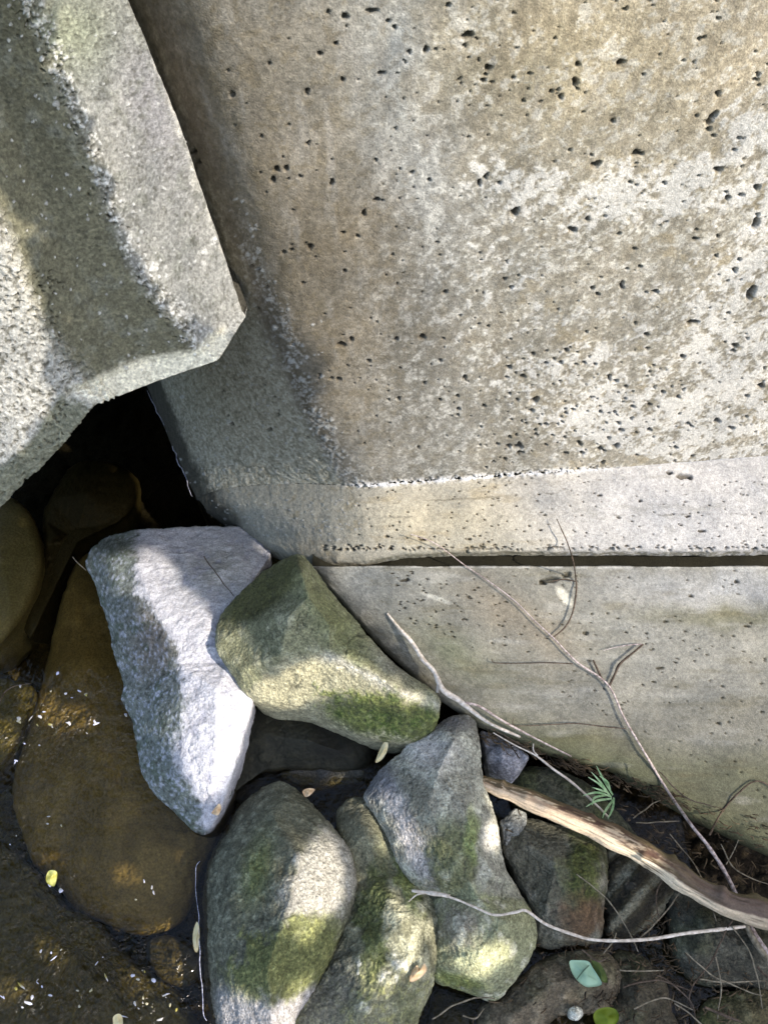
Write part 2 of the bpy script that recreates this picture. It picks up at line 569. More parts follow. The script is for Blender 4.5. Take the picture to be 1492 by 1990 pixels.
extra = [RIM + np.array([0, -0.002, -0.006]), RIM + np.array([0, -0.001, -0.016]), RIM + np.array([0, 0.0, -0.024]), RIM + np.array([0, 0.003, -0.028]),
         RIM + np.array([0.0, 0.03, -0.032]), RIM + np.array([0.02, 0.22, -0.05])]
extra = [RIM * (1 - leftw) * 0 + e * (1 - leftw) + (RIM + (e - RIM) * np.array([1, 1, 2.2])) * leftw for e in extra]
ex = resample(np.stack(extra).reshape(len(extra), -1), 40).reshape(40, -1, 3)
LB = np.concatenate([LB, ex], 0)
for _ in range(3): LB[1:-1] = (LB[:-2] + LB[2:] + 2 * LB[1:-1]) / 4
Nb = grid_normals(LB)
if Nb[30, 400, 2] < 0: Nb = -Nb
bx, by = project(LB)
g1 = fbm(LB, 7, 4, seed=21); g2 = fbm(LB, 50, 4, .6, seed=22); g3 = fbm(LB, 170, 3, .6, seed=23)
gs = fbm(LB * np.array([0.25, 1, 1]), 70, 4, 0.6, seed=24)
cB = np.ones(LB.shape) * A(168, 162, 146)
cB = mixc(cB, A(182, 180, 177), sstep(880, 1250, bx + 80 * g1))
cB = mixc(cB, A(186, 172, 138), blob(bx, by, 850, 1010, 170, 45) * 0.3)
cB = mixc(cB, A(166, 163, 150), sstep(720, 540, bx + 60 * g2))
cB = mixc(cB, A(150, 136, 106), sstep(.2, .8, gs) * .5 * sstep(1150, 900, bx))
cB = mixc(cB, A(140, 138, 128), sstep(.35, .9, -gs) * .4)
cB = mixc(cB, A(92, 88, 76), sstep(0.45, .75, np.abs(gs) * (np.abs(by - 1000 - 6 * g2) < 4) + 0) * 0.0 + np.exp(-((by - (1003 - (bx - 700) * 0.008) - 5 * g2) / 1.8) ** 2) * sstep(-.1, .5, g2) * sstep(560, 640, bx) * 0.55)
cB = mixc(cB, A(100, 92, 74), np.exp(-((by - (975 - (bx - 780) * 0.06) - 5 * g2) / 1.8) ** 2) * sstep(0, .5, g2 + .2) * sstep(700, 800, bx) * sstep(1130, 1060, bx) * 0.6)
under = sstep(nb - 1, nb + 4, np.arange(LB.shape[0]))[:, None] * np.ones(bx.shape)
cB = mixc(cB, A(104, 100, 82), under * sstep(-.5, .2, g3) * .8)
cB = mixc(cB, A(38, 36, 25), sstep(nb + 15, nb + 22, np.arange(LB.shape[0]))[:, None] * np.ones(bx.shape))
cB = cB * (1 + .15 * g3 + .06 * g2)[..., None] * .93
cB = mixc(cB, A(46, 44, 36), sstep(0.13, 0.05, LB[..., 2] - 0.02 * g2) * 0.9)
foot2 = np.exp(-(np.arange(LB.shape[0])[:, None] / 5.0) ** 2) * sstep(640, 730, bx) * sstep(1230, 1120, bx)
cB = mixc(cB, A(224, 223, 222), foot2 * sstep(-.3, .3, g3 + .4 * g2))
DB = 0.0018 * g1 + .0007 * g2 + .0005 * g3 * (1 + .3 * leftw[:, 0]) + foot2 * .004 * (g3 + g2) + under * 0.0012 * g2
pb = [(1325, 925, 14, 6, 0), (1300, 918, 7, 4, 10), (1340, 927, 6, 5, 0), (1362, 1032, 9, 2.5, 0), (1165, 962, 5, 2.5, 0), (1243, 973, 4, 3, 0),
      (751, 1043, 5, 2.5, 0), (770, 1030, 3, 2, 0), (912, 1048, 4, 2.5, 0), (1337, 1003, 4, 2, 0), (1050, 1030, 4, 2, 0), (820, 1049, 8, 2, 0)]
for k in range(170):
    pb.append((random.uniform(680, 1495), random.uniform(925, 1062), random.uniform(1.2, 3.6), random.uniform(0.9, 1.8), random.uniform(-15, 15)))
for k in range(150):
    pb.append((random.uniform(620, 1495), random.gauss(1066, 3), random.uniform(1.5, 5), random.uniform(1.2, 2.4), 0))
stamp(bx, by, DB, cB, pb, -0.008, A(66, 58, 42), 0.8)
pk = [(random.uniform(400, 700), random.uniform(965, 1050), random.uniform(1.2, 3), random.uniform(1.2, 3), 0) for k in range(120)]
stamp(bx, by, DB, cB, pk, 0.0015, A(180, 180, 176), 0.6)
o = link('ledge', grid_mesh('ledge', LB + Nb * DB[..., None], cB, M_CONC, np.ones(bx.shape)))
set_parent_keep(o, wall)
o['label'] = 'pale smooth ledge at the foot of the wall'

# ---- footing below the joint
NC = 560
top_x = np.linspace(604, 1900, NC)
TOP = w_z(top_x, np.full(NC, 1101.0), np.interp(top_x, [604, 760, 1900], [0.222, 0.258, 0.262]))
bot = np.array([(612, 1108, .21), (640, 1138, .20), (690, 1190, .175), (752, 1258, .15), (850, 1350, .12), (935, 1412, .10), (1060, 1462, .085),
                (1200, 1500, .06), (1350, 1592, .015), (1492, 1655, -.01), (1900, 1830, -.06)])
bot_f = resample(bot, NC, ts=(bot[:, 0] - 612) / (1900 - 612))
BOT = w_z(bot_f[:, 0], bot_f[:, 1], bot_f[:, 2])
nc = 250
sC = np.linspace(0, 1, nc)[:, None, None]
h = np.linalg.norm(TOP - BOT, axis=-1)[None, :, None]
FT = TOP[None] * (1 - sC) + BOT[None] * sC + (np.sin(np.pi * sC) * 0.10 + 0.05 * (sC > 2)) * h * np.array([0, -0.35, 0.9]) * 0.5
pre = np.stack([TOP + np.array([0, .09, -.018]), TOP + np.array([0, .012, -.022]), TOP + np.array([0, .001, -.02]), TOP + np.array([0, 0, -.006])])
post = np.stack([BOT + np.array([-.004, .0, -.012]), BOT + np.array([-.004, .006, -.028]), BOT + np.array([0, .02, -.05]), BOT + np.array([.01, .05, -.08]), BOT + np.array([.03, .10, -.16])])
post = resample(post.reshape(5, -1), 26).reshape(26, -1, 3)
FT = np.concatenate([pre, FT, post], 0)
for _ in range(6): FT[30:-1] = (FT[29:-2] + FT[31:] + 2 * FT[30:-1]) / 4
Nc = grid_normals(FT)
if Nc[100, 300, 2] < 0: Nc = -Nc
cx, cy = project(FT)
h1 = fbm(FT, 6, 4, seed=31); h2 = fbm(FT, 48, 4, .6, seed=32); h3 = fbm(FT, 170, 3, .6, seed=33)
hs = fbm(FT * np.array([0.16, 1, 1]), 60, 5, .6, seed=34)
cC = np.ones(FT.shape) * A(146, 143, 130)
wx = cx + 50 * h1; wy = cy + 25 * h1 + 10 * h2
cC = mixc(cC, A(180, 180, 177), blob(wx, wy, 1420, 1150, 230, 48) * .95)
cC = mixc(cC, A(166, 164, 154), blob(wx, wy, 1350, 1290, 190, 70) * .7)
cC = mixc(cC, A(150, 153, 150), blob(wx, wy, 700, 1140, 120, 60) * .8)
cC = mixc(cC, A(168, 146, 116), blob(wx, wy, 1010, 1205, 100, 45, 35) * .35)
cC = mixc(cC, A(108, 106, 76), blob(wx, wy, 1440, 1205, 170, 18) * .7)  # soft shadow band painted across the footing
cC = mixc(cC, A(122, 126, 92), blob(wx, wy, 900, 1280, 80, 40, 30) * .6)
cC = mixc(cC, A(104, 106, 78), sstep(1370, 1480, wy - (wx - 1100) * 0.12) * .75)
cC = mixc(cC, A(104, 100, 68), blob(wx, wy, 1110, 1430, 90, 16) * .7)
cC = mixc(cC, A(182, 180, 170), sstep(.15, .8, hs) * .45)
cC = mixc(cC, A(112, 104, 78), sstep(.2, .9, -hs) * .45)
cC = mixc(cC, A(232, 226, 206), sblob(cx, cy, 1095, 1158, 22, 9, 50, .35, .2 * h2))
cC = mixc(cC, A(206, 204, 190), sblob(cx, cy, 846, 1162, 26, 4, 20, .5, .3 * h2) * .8)
cC = cC * (1 + .16 * h3 + .08 * h2)[..., None] * (.80 - .16 * sstep(1180, 1480, cy))[..., None]  # shading of the rounded lower part painted in as a darkening
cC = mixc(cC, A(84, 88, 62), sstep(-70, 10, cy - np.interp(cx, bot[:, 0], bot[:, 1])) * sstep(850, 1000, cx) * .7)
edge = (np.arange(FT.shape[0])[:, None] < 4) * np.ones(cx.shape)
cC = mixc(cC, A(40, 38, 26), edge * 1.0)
cC = mixc(cC, A(190, 188, 180), np.exp(-((np.arange(FT.shape[0])[:, None] - 5) / 1.5) ** 2) * sstep(-.5, .3, h2) * .8)
DC = 0.003 * h1 + .0007 * h2 + .0004 * h3 + .0007 * hs
pc = [(1070, 1127, 20, 6, -8), (1102, 1117, 10, 5, -30), (1053, 1132, 8, 5, 20), (787, 1128, 10, 2.5, -8), (1138, 1231, 6, 4, 0), (910, 1160, 3, 3, 0), (1283, 1299, 9, 2.5, -8),
      (1396, 1407, 6, 2.5, 0), (1292, 1208, 6, 2, 0), (1342, 1158, 5, 3, 0), (1450, 1217, 7, 2.5, 0), (1270, 1326, 5, 2, 0), (1180, 1192, 3, 2, 0), (1430, 1130, 5, 4, 0)]
for k in range(210):
    x = random.uniform(760, 1495); y = random.uniform(1105, 1110 + (x - 600) * .5)
    pc.append((x, y, random.uniform(1.4, 4.2), random.uniform(.9, 1.9), random.uniform(-15, 10)))
stamp(cx, cy, DC, cC, pc, -0.007, A(60, 54, 36), 0.75)
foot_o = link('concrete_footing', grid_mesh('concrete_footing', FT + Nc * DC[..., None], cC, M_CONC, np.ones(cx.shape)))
tag(rebase(foot_o), 'sloping streaked concrete footing below the dark joint, greenish towards the rocks', 'footing')

# ---- the block that hangs over the water, upper left
ts = [0, .25, .5, .75, 1]
ctl = [
    ([(180, -160), (262, 30), (345, 225), (412, 420), (470, 603)], [.74, .83, .93, 1.05, 1.145], 0.00),
    ([(20, -100), (85, 90), (178, 300), (275, 520), (392, 690)], [.70, .79, .88, .99, 1.105], 0.22),
    ([(-110, -60), (-20, 140), (70, 360), (170, 570), (290, 704)], [.72, .80, .885, .98, 1.085], 0.45),
    ([(-260, -40), (-140, 190), (-20, 430), (60, 600), (132, 768)], [.70, .77, .85, .93, 1.03], 0.68),
    ([(-420, 60), (-300, 300), (-170, 540), (-60, 730), (70, 868)], [.76, .83, .90, .97, 1.04], 0.86),
    ([(-600, 150), (-480, 400), (-360, 640), (-260, 830), (-60, 985)], [.84, .90, .97, 1.03, 1.08], 1.0)]
nR, nCo = 430, 420
lines = []
for (pts, tt, _) in ctl:
    a_ = catmull(np.column_stack([pts, tt]), nR)
    lines.append(a_)
lines = np.stack(lines, 1)                              # rows, 6, 3
cu = np.linspace(0, 1, nCo)
cpos = [c[2] for c in ctl]
BL = np.zeros((nR, nCo, 3))
for r in range(nR):
    for k in range(3):
        BL[r, :, k] = np.interp(cu, cpos, lines[r, :, k])
for _ in range(60):
    BL[:, 1:-1] = (BL[:, :-2] + BL[:, 2:] + 2 * BL[:, 1:-1]) / 4
# round the lower right corner of the rim
BW = w_t(BL[..., 0], BL[..., 1], BL[..., 2])
rim2 = np.array([(478, 613, .004), (424, 700, .008), (306, 742, .008), (180, 789, .008), (116, 874, .014), (-40, 1030, .02)])
rim2f = resample(rim2, nCo, ts=cpos)
for _ in range(25): rim2f[1:-1] = (rim2f[:-2] + rim2f[2:] + 2 * rim2f[1:-1]) / 4
CH = w_t(rim2f[:, 0], rim2f[:, 1], BL[-1, :, 2] + rim2f[:, 2])
cham = resample(np.stack([BW[-1], CH]).reshape(2, -1), 34).reshape(34, -1, 3)[1:]
und = resample(np.stack([CH, CH + np.array([0, .03, -.004]), CH + np.array([-.12, .35, .02]), CH + np.array([-.42, 1.6, .1]), CH + np.array([-.42, 1.7, -.6]), CH + np.array([-.42, 1.7, -1.3])]).reshape(6, -1), 50).reshape(50, -1, 3)[1:]
BW = np.concatenate([BW, cham, und], 0)
rdir = BW[:, 0] - np.array([0, 0, CAM_H]); rdir /= np.linalg.norm(rdir, axis=1, keepdims=True)
lside = np.stack([BW[:, 0] + rdir * .40 + np.array([-.06, 0, 0]), BW[:, 0] + rdir * .15 + np.array([-.02, 0, 0]), BW[:, 0] + rdir * .04 + np.array([-.003, 0, 0]), BW[:, 0] + rdir * .010], 1)
BW = np.concatenate([lside, BW], 1)
for _ in range(5): BW[nR - 6:nR + 40] = (BW[nR - 7:nR + 39] + BW[nR - 5:nR + 41] + 2 * BW[nR - 6:nR + 40]) / 4
for _ in range(4): BW[:, 1:-1] = (BW[:, :-2] + BW[:, 2:] + 2 * BW[:, 1:-1]) / 4
Nk = grid_normals(BW)
vdir = np.array([0, 0, CAM_H]) - BW[200, 200]
if Nk[200, 200] @ vdir < 0: Nk = -Nk
kx, ky = project(BW)
k1 = fbm(BW, 8, 4, seed=41); k2 = fbm(BW, 60, 4, .6, seed=42); k3 = fbm(BW, 190, 3, .6, seed=43); k4 = vnoise(BW, 420, seed=44)
cpar = np.concatenate([np.full(4, -0.02), cu])[None, :] + 0.025 * k1 + 0.02 * k2
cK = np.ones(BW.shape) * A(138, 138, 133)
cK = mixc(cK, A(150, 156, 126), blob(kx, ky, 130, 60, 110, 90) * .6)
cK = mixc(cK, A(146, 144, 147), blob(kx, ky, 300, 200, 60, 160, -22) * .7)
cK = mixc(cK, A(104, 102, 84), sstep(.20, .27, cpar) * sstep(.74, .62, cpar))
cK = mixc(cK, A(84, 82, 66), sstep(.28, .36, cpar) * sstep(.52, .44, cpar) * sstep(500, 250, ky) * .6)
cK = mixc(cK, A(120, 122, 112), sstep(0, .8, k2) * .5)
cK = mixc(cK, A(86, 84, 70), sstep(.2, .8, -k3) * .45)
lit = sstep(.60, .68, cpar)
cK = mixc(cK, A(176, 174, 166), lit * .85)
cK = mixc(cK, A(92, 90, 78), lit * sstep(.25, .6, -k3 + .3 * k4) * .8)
e2 = np.exp(-((cpar - .225) / .022) ** 2)
cK = mixc(cK, A(204, 203, 198), e2 * sstep(.1, .5, k3 + .4 * k4) * .8)
cK = mixc(cK, A(56, 54, 46), e2 * sstep(.3, .7, -k3 + .3 * k4) * .35)
rowi = np.arange(BW.shape[0])[:, None] * np.ones(kx.shape)
chm = sstep(nR - 22, nR - 8, rowi + 5 * k2) * sstep(nR + 40, nR + 30, rowi)
cK = mixc(cK, A(222, 216, 194), chm * sstep(.08, .16, cpar) * sstep(.72, .66, cpar) * .9)  # light on the chamfer strip painted as cream colour
cK = mixc(cK, A(112, 112, 92), chm * sstep(.69, .73, cpar) * .9)
cK = mixc(cK, A(70, 68, 60), sstep(nR + 30, nR + 36, rowi))
e1 = np.exp(-((cpar - 0.0) / .012) ** 2)
cK = mixc(cK, A(196, 194, 184), e1 * .7)
DK = .0024 * k1 + .0007 * k2 + .0009 * k3 * (0.25 + 1.5 * sstep(.58, .66, cpar)) + .0004 * k4 * (.5 + sstep(.58, .66, cpar))
DK += e2 * .0016 * (k3 + .5 * k4) * sstep(-.6, .4, k1)
e3 = np.exp(-((cpar - .64) / .03) ** 2)
DK += e3 * .004 * k3
pe = []
for k in range(420):
    if random.random() < .6:
        s_ = random.random(); x = np.interp(s_, [0, .25, .5, .75, 1], [40, 100, 188, 285, 390]); y = np.interp(s_, [0, .25, .5, .75, 1], [-20, 100, 310, 520, 680])
        x += random.gauss(0, 16); y += random.gauss(0, 14)
    else:
        x, y = random.uniform(0, 460), random.uniform(60, 720)
    r = random.uniform(1.5, 4.2)
    pe.append((x, y, r, r * random.uniform(.6, 1.5), random.uniform(-90, 90)))
pe += [(300, 522, 9, 7, 0), (325, 535, 5, 4, 0), (398, 490, 8, 6, 0), (100, 136, 7, 6, 0), (110, 200, 8, 7, 0), (415, 468, 6, 9, 20), (190, 352, 7, 7, 0), (395, 512, 6, 5, 0)]
cK = cK * (1 + .18 * k3 + .16 * k4)[..., None]
stamp(kx, ky, DK, cK, pe, .0012, A(196, 196, 192), .65)
pd = []
for k in range(330):
    if random.random() < .5:
        s_ = random.random(); x = np.interp(s_, [0, .25, .5, .75, 1], [40, 100, 188, 285, 390]) - 8; y = np.interp(s_, [0, .25, .5, .75, 1], [-20, 100, 310, 520, 680])
        x += random.gauss(0, 14); y += random.gauss(0, 12)
    else:
        x, y = random.uniform(0, 130), random.uniform(520, 960)
    pd.append((x, y, random.uniform(2, 6), random.uniform(1.3, 3), random.uniform(-30, 60)))
stamp(kx, ky, DK, cK, pd, -.004, A(60, 57, 46), .45)
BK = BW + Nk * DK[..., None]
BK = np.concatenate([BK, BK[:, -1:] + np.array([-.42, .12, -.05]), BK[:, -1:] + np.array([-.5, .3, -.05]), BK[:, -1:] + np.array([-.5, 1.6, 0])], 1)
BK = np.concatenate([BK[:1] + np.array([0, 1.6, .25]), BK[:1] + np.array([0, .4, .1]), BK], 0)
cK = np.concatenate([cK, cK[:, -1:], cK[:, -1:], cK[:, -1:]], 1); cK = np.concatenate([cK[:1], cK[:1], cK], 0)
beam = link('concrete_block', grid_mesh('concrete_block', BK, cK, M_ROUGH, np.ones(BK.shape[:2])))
tag(rebase(beam), 'rough grey concrete block jutting out over the dark gap and the water', 'concrete block')

# ------------------------------------------------------------------ ground and water
def ground_h(P):
    x, y = P[..., 0], P[..., 1]
    h = -0.24 + sstep(-0.34, 0.10, x + 0.10 * (y - 0.35)) * 0.19
    h = h + sstep(0.35, 0.8, x) * sstep(0.55, 0.3, y) * 0.05
    r = np.sqrt(x ** 2 + (y - 0.5) ** 2)
    h = h + sstep(2.0, 7.0, r) * 1.0 * (1 - np.exp(-((x + 1.2) / 1.1) ** 2) * .9)
    return h

def axis_pts(lo, hi, step, far_, nf):
    a = np.arange(lo, hi, step)
    g = np.geomspace(step, far_, nf)
    return np.concatenate([lo - g[::-1], a, hi + g])
gx = axis_pts(-1.6, 1.3, 0.008, 300, 26); gy = axis_pts(-0.3, 2.2, 0.008, 300, 26)
GX, GY = np.meshgrid(gx, gy)
GP = np.stack([GX, GY, np.zeros_like(GX)], -1)
GP[..., 2] = ground_h(GP)
dmin = np.full(GX.shape, 9.0)
for b_ in BOT[::8]: dmin = np.minimum(dmin, np.hypot(GX - b_[0], GY - (b_[1] - .01)))
GP[..., 2] -= .13 * np.exp(-(dmin / .075) ** 2)
gn = fbm(GP, 9, 4, seed=51); gn2 = fbm(GP, 50, 4, .6, seed=52); gn3 = fbm(GP, 140, 2, .6, seed=53)
nearm = sstep(6, 2, np.hypot(GX, GY))
GP[..., 2] += nearm * (0.03 * gn + 0.010 * gn2 + .005 * gn3)
cG = np.ones(GP.shape) * lin(88, 80, 52, 1.0)
cG = mixc(cG, lin(84, 72, 40), sstep(0, .7, gn2 + .4 * gn))
cG = mixc(cG, lin(42, 42, 30), sstep(0, .8, gn))
cG = mixc(cG, lin(64, 52, 40), sstep(-0.2, 0.2, GX) * .7)
cG = mixc(cG, lin(26, 24, 18), sstep(1.0, 1.12, GY) * sstep(4, 2.5, GY))  # darkness of the gap under the block painted into the bed
cG = mixc(cG, lin(34, 28, 20), np.exp(-(dmin / .12) ** 2) * .9)  # soil darkened along the footing edge to paint the gap's shade
cG = mixc(cG, lin(120, 104, 78), sstep(.25, .8, gn3) * sstep(-.1, .3, GX) * .6)
cG = mixc(cG, lin(50, 66, 30), sstep(.1, .6, gn - gn2 * .4) * sstep(1.6, 4, np.hypot(GX, GY)))
g_o = link('ground', grid_mesh('ground', GP, cG, M_SOIL, np.ones(GX.shape)))
tag(g_o, 'dark stream bed and damp soil below the stones', kind='structure')

m_w, nt, out = new_mat('stream_water')
N, L = nt.nodes, nt.links
tr = N.new('ShaderNodeBsdfTransparent'); tr.inputs[0].default_value = (0.80, 0.74, 0.56, 1)
gl_ = N.new('ShaderNodeBsdfGlossy'); gl_.inputs['Roughness'].default_value = 0.13
fr = N.new('ShaderNodeFresnel'); fr.inputs['IOR'].default_value = 1.33
ms = N.new('ShaderNodeMixShader')
geo = N.new('ShaderNodeNewGeometry')
na = N.new('ShaderNodeTexNoise'); na.inputs['Scale'].default_value = 26; na.inputs['Detail'].default_value = 3; na.inputs['Distortion'].default_value = 0.6
nb_ = N.new('ShaderNodeTexNoise'); nb_.inputs['Scale'].default_value = 90; nb_.inputs['Detail'].default_value = 2; nb_.inputs['Distortion'].default_value = 0.8
L.new(geo.outputs['Position'], na.inputs['Vector']); L.new(geo.outputs['Position'], nb_.inputs['Vector'])
b1 = N.new('ShaderNodeBump'); b1.inputs['Distance'].default_value = 0.030
b2 = N.new('ShaderNodeBump'); b2.inputs['Distance'].default_value = 0.012
L.new(na.outputs[0], b1.inputs['Height']); L.new(nb_.outputs[0], b2.inputs['Height']); L.new(b1.outputs[0], b2.inputs['Normal'])
at = N.new('ShaderNodeAttribute'); at.attribute_name = 'paint'
sp_ = N.new('ShaderNodeSeparateColor'); L.new(at.outputs['Color'], sp_.inputs[0])
L.new(sp_.outputs[0], b1.inputs['Strength']); L.new(sp_.outputs[0], b2.inputs['Strength'])
L.new(b2.outputs[0], gl_.inputs['Normal']); L.new(b2.outputs[0], fr.inputs['Normal'])
L.new(fr.outputs[0], ms.inputs[0]); L.new(tr.outputs[0], ms.inputs[1]); L.new(gl_.outputs[0], ms.inputs[2]); L.new(ms.outputs[0], out.inputs[0])
wx_ = axis_pts(-1.6, 0.2, 0.02, 30, 14); wx_ = wx_[wx_ < 0.6]
wy_ = axis_pts(-0.3, 2.2, 0.02, 12, 14)
WX, WY = np.meshgrid(wx_, wy_)
WP = np.stack([WX, WY, np.zeros_like(WX)], -1)
wpx, wpy = project(WP)
wn1 = fbm(WP, 6, 3, seed=71)
act = np.clip(0.06 + blob(wpx, wpy, 90, 1420, 190, 110) * 0.9 + blob(wpx, wpy, 150, 1900, 280, 130) * 0.8 + blob(wpx, wpy, 60, 1640, 130, 100) * .5 + .15 * wn1, 0.02, 1) * sstep(1250, 1330, wpy) + .02
w_o = link('water', grid_mesh('water', WP, np.repeat(act[..., None], 3, -1), m_w, np.ones(WX.shape)))
tag(w_o, 'clear shallow brown stream water with glints', kind='structure')

# ------------------------------------------------------------------ rocks
def rock(name, label, cat, outline, inner, paint, edge=0.018, bottom=0.16, amp=1.0, smooth=3, nth=None, nr=70, mat=M_ROCK, angular=False,
         group=None, strat=0.0, seed=0, aspect=1.0, shrink=0.8, kind=None, gainc=None):
    if gainc is None: gainc = 1.75 if mat is M_WET else 1.08
    O = np.array(outline, float)
    I = np.array(inner, float) if len(inner) else np.zeros((0, 3))
    if angular:
        dd = np.r_[0, np.cumsum(np.linalg.norm(np.diff(np.vstack([O, O[:1]])[:, :2], axis=0), axis=1))]
        per = dd[-1]
        nth = nth or int(np.clip(per / 3.2, 90, 460))
        Oc = np.vstack([O, O[:1]])
        s = np.linspace(0, per, nth, endpoint=False)
        B = np.stack([np.interp(s, dd, Oc[:, k]) for k in range(3)], -1)
        for _ in range(2): B = (np.roll(B, 1, 0) + np.roll(B, -1, 0) + 2 * B) / 4
    else:
        per = np.linalg.norm(np.diff(np.vstack([O, O[:1]])[:, :2], axis=0), axis=1).sum()
        nth = nth or int(np.clip(per / 3.2, 90, 460))
        B = catmull(O, nth * 3, closed=True)
        dd = np.r_[0, np.cumsum(np.linalg.norm(np.diff(np.vstack([B, B[:1]])[:, :2], axis=0), axis=1))]
        Bc = np.vstack([B, B[:1]])
        s = np.linspace(0, dd[-1], nth, endpoint=False)
        B = np.stack([np.interp(s, dd, Bc[:, k]) for k in range(3)], -1)
    c = (O[:, :2].max(0) + O[:, :2].min(0)) / 2
    c = 0.5 * c + 0.5 * O[:, :2].mean(0)
    pts = np.vstack([B[::max(1, nth // 40)], I]) if len(I) else B[::max(1, nth // 40)]
    tri = delaunay_2d_cdt([Vector((p[0], p[1])) for p in pts], [], [], 0, 1e-5)
    vv = np.array([tuple(v) for v in tri[0]]); faces = tri[2]
    orig = tri[3]
    zz = np.array([pts[o_[0], 2] if len(o_) else 0 for o_ in orig])
    sv = np.linspace(0.0, 1.0, nr) ** 0.85
    XY = c + sv[:, None, None] * (B[None, :, :2] - c)
    zg = np.full(XY.shape[:2], np.nan)
    X, Y = XY[..., 0], XY[..., 1]
    for f in faces:
        a, b, d = [vv[i] for i in f]
        den = (b[1] - d[1]) * (a[0] - d[0]) + (d[0] - b[0]) * (a[1] - d[1])
        if abs(den) < 1e-9: continue
        l1 = ((b[1] - d[1]) * (X - d[0]) + (d[0] - b[0]) * (Y - d[1])) / den
        l2 = ((d[1] - a[1]) * (X - d[0]) + (a[0] - d[0]) * (Y - d[1])) / den
        l3 = 1 - l1 - l2
        m = (l1 >= -1e-3) & (l2 >= -1e-3) & (l3 >= -1e-3)
        zg[m] = (l1 * zz[f[0]] + l2 * zz[f[1]] + l3 * zz[f[2]])[m]
    bad = np.isnan(zg)
    zg[bad] = np.broadcast_to(B[None, :, 2], zg.shape)[bad]
    for _ in range(smooth):
        z2 = (np.roll(zg, 1, 1) + np.roll(zg, -1, 1)) / 2
        z3 = zg.copy(); z3[1:-1] = (zg[:-2] + zg[2:]) / 2
        zg = np.where(np.arange(nr)[:, None] < nr - 1, (zg * 2 + z2 + z3) / 4, zg)
        zg[0] = zg[0].mean(); zg[1] = zg[1] * .5 + zg[1].mean() * .5
    e0 = 0.80
    q = np.clip((sv - e0) / (1 - e0), 0, 1)[:, None]
    zg = zg - edge * (1 - np.sqrt(np.clip(1 - q ** 2, 0, 1)))
    P = w_z(X, Y, zg)
    cw = P[-1].mean(0)
    ring = P[-1]
    lo = []
    for k, (dz, sh) in enumerate([(.03, 1.0), (.08, .995), (.18, .985), (.35, .96), (.6, .91), (.85, .8), (1, .5), (1.02, .05)]):
        r_ = cw + (ring - cw) * (1 - (1 - sh) * (1 + (1 - shrink)))
        r_ = r_.copy(); r_[:, 2] = ring[:, 2] - dz * bottom
        lo.append(r_)
    lo = np.stack(lo)
    lo = resample(lo.reshape(len(lo), -1), 36, ts=[0, .1, .2, .35, .55, .75, .9, 1]).reshape(36, nth, 3)
    P = np.concatenate([P, lo], 0)
    Pw = np.concatenate([P[:, -1:], P, P[:, :1]], 1)
    Nr = np.cross(np.gradient(Pw, axis=1), np.gradient(Pw, axis=0))[:, 1:-1]
    Nr /= np.maximum(np.linalg.norm(Nr, axis=-1, keepdims=True), 1e-9)
    if Nr[nr // 2, 0, 2] < 0: Nr = -Nr
    Nr[0] = Nr[2].mean(0)
    Nr[1] = Nr[1] * .3 + Nr[0] * .7
    Nr /= np.maximum(np.linalg.norm(Nr, axis=-1, keepdims=True), 1e-9)
    off = np.array([seed * 3.7, seed * 1.9, seed * .7])
    Q = P + off
    n1 = fbm(Q, 14, 3, seed=81); n2 = fbm(Q, 50, 4, .55, seed=82); n3 = fbm(Q, 180, 3, .6, seed=83)
    chip = vnoise(Q * np.array([1, 1, 1.0]), 70, 84)
    Dr = amp * (.0040 * n1 + .0015 * n2 + .0011 * n3 - .0016 * sstep(.45, .7, chip))
    ns = fbm(Q @ np.array([[1, 0, 0], [0, 1, 0], [0, 0, 1.0]]) * np.array([.35, 1.2, 1.0]), 110, 4, .6, seed=85)
    Dr += strat * ns
    crk = np.exp(-(vnoise(Q * np.array([1, .55, 1]) + .012 * n2[..., None], 17, 86) / .022) ** 2) * sstep(-.1, .35, vnoise(Q, 9, 87)) * (amp > .5)
    Dr -= .0022 * crk
    px_, py_ = project(P)
    colr = paint(px_, py_, n1, n2, n3, ns, P)
    green = np.clip((colr[..., 1] - .5 * (colr[..., 0] + colr[..., 2])) / np.maximum(colr[..., 1], 1e-3) * 4 - .55, 0, 1)
    if mat is M_ROCK:
        colr = colr * (1 - .45 * crk)[..., None]
        sp1 = sstep(.42, .6, vnoise(Q, 85, 88) + .25 * n3) * sstep(-.3, .3, n1)
        colr = mixc(colr, colr * 1.3 + .05, sp1 * .55)
        colr = mixc(colr, colr * .5, sstep(.5, .7, vnoise(Q, 190, 89)) * .6)
    tuft = vnoise(Q, 260, 91) + .6 * vnoise(Q, 420, 92)
    Dr = Dr + green * (.0012 + .0014 * tuft)
    colr = colr * (1 + green * .28 * tuft)[..., None]
    Pd = P + Nr * Dr[..., None]
    colr = colr * np.clip(gainc * (1 + .22 * n3 + .12 * n2 + .12 * ns), .3, 2)[..., None] * (np.array([1.05, 1.0, .91]) if mat is M_ROCK else 1.0)
    # dark below: a tide line of grime where the stone was under water
    tide = sstep(0.018, -0.004, P[..., 2] - .006 * n2)
    colr = mixc(colr, lin(58, 54, 38), tide * 0.75)
    nq = P.shape[0]
    quads = grid_quads(nq, nth, wrap=True)
    me = raw_mesh(name, Pd.reshape(-1, 3), quads, np.zeros((0, 3), int), mat)
    set_paint(me, colr, np.ones(P.shape[:2]) - 0.4 * tide)
    o_ = link(name, me)
    rebase(o_)
    tag(o_, label, cat, group, kind)
    return o_


def Z(pts, z):
    return [(p[0], p[1], z if len(p) < 3 else p[2]) for p in pts]


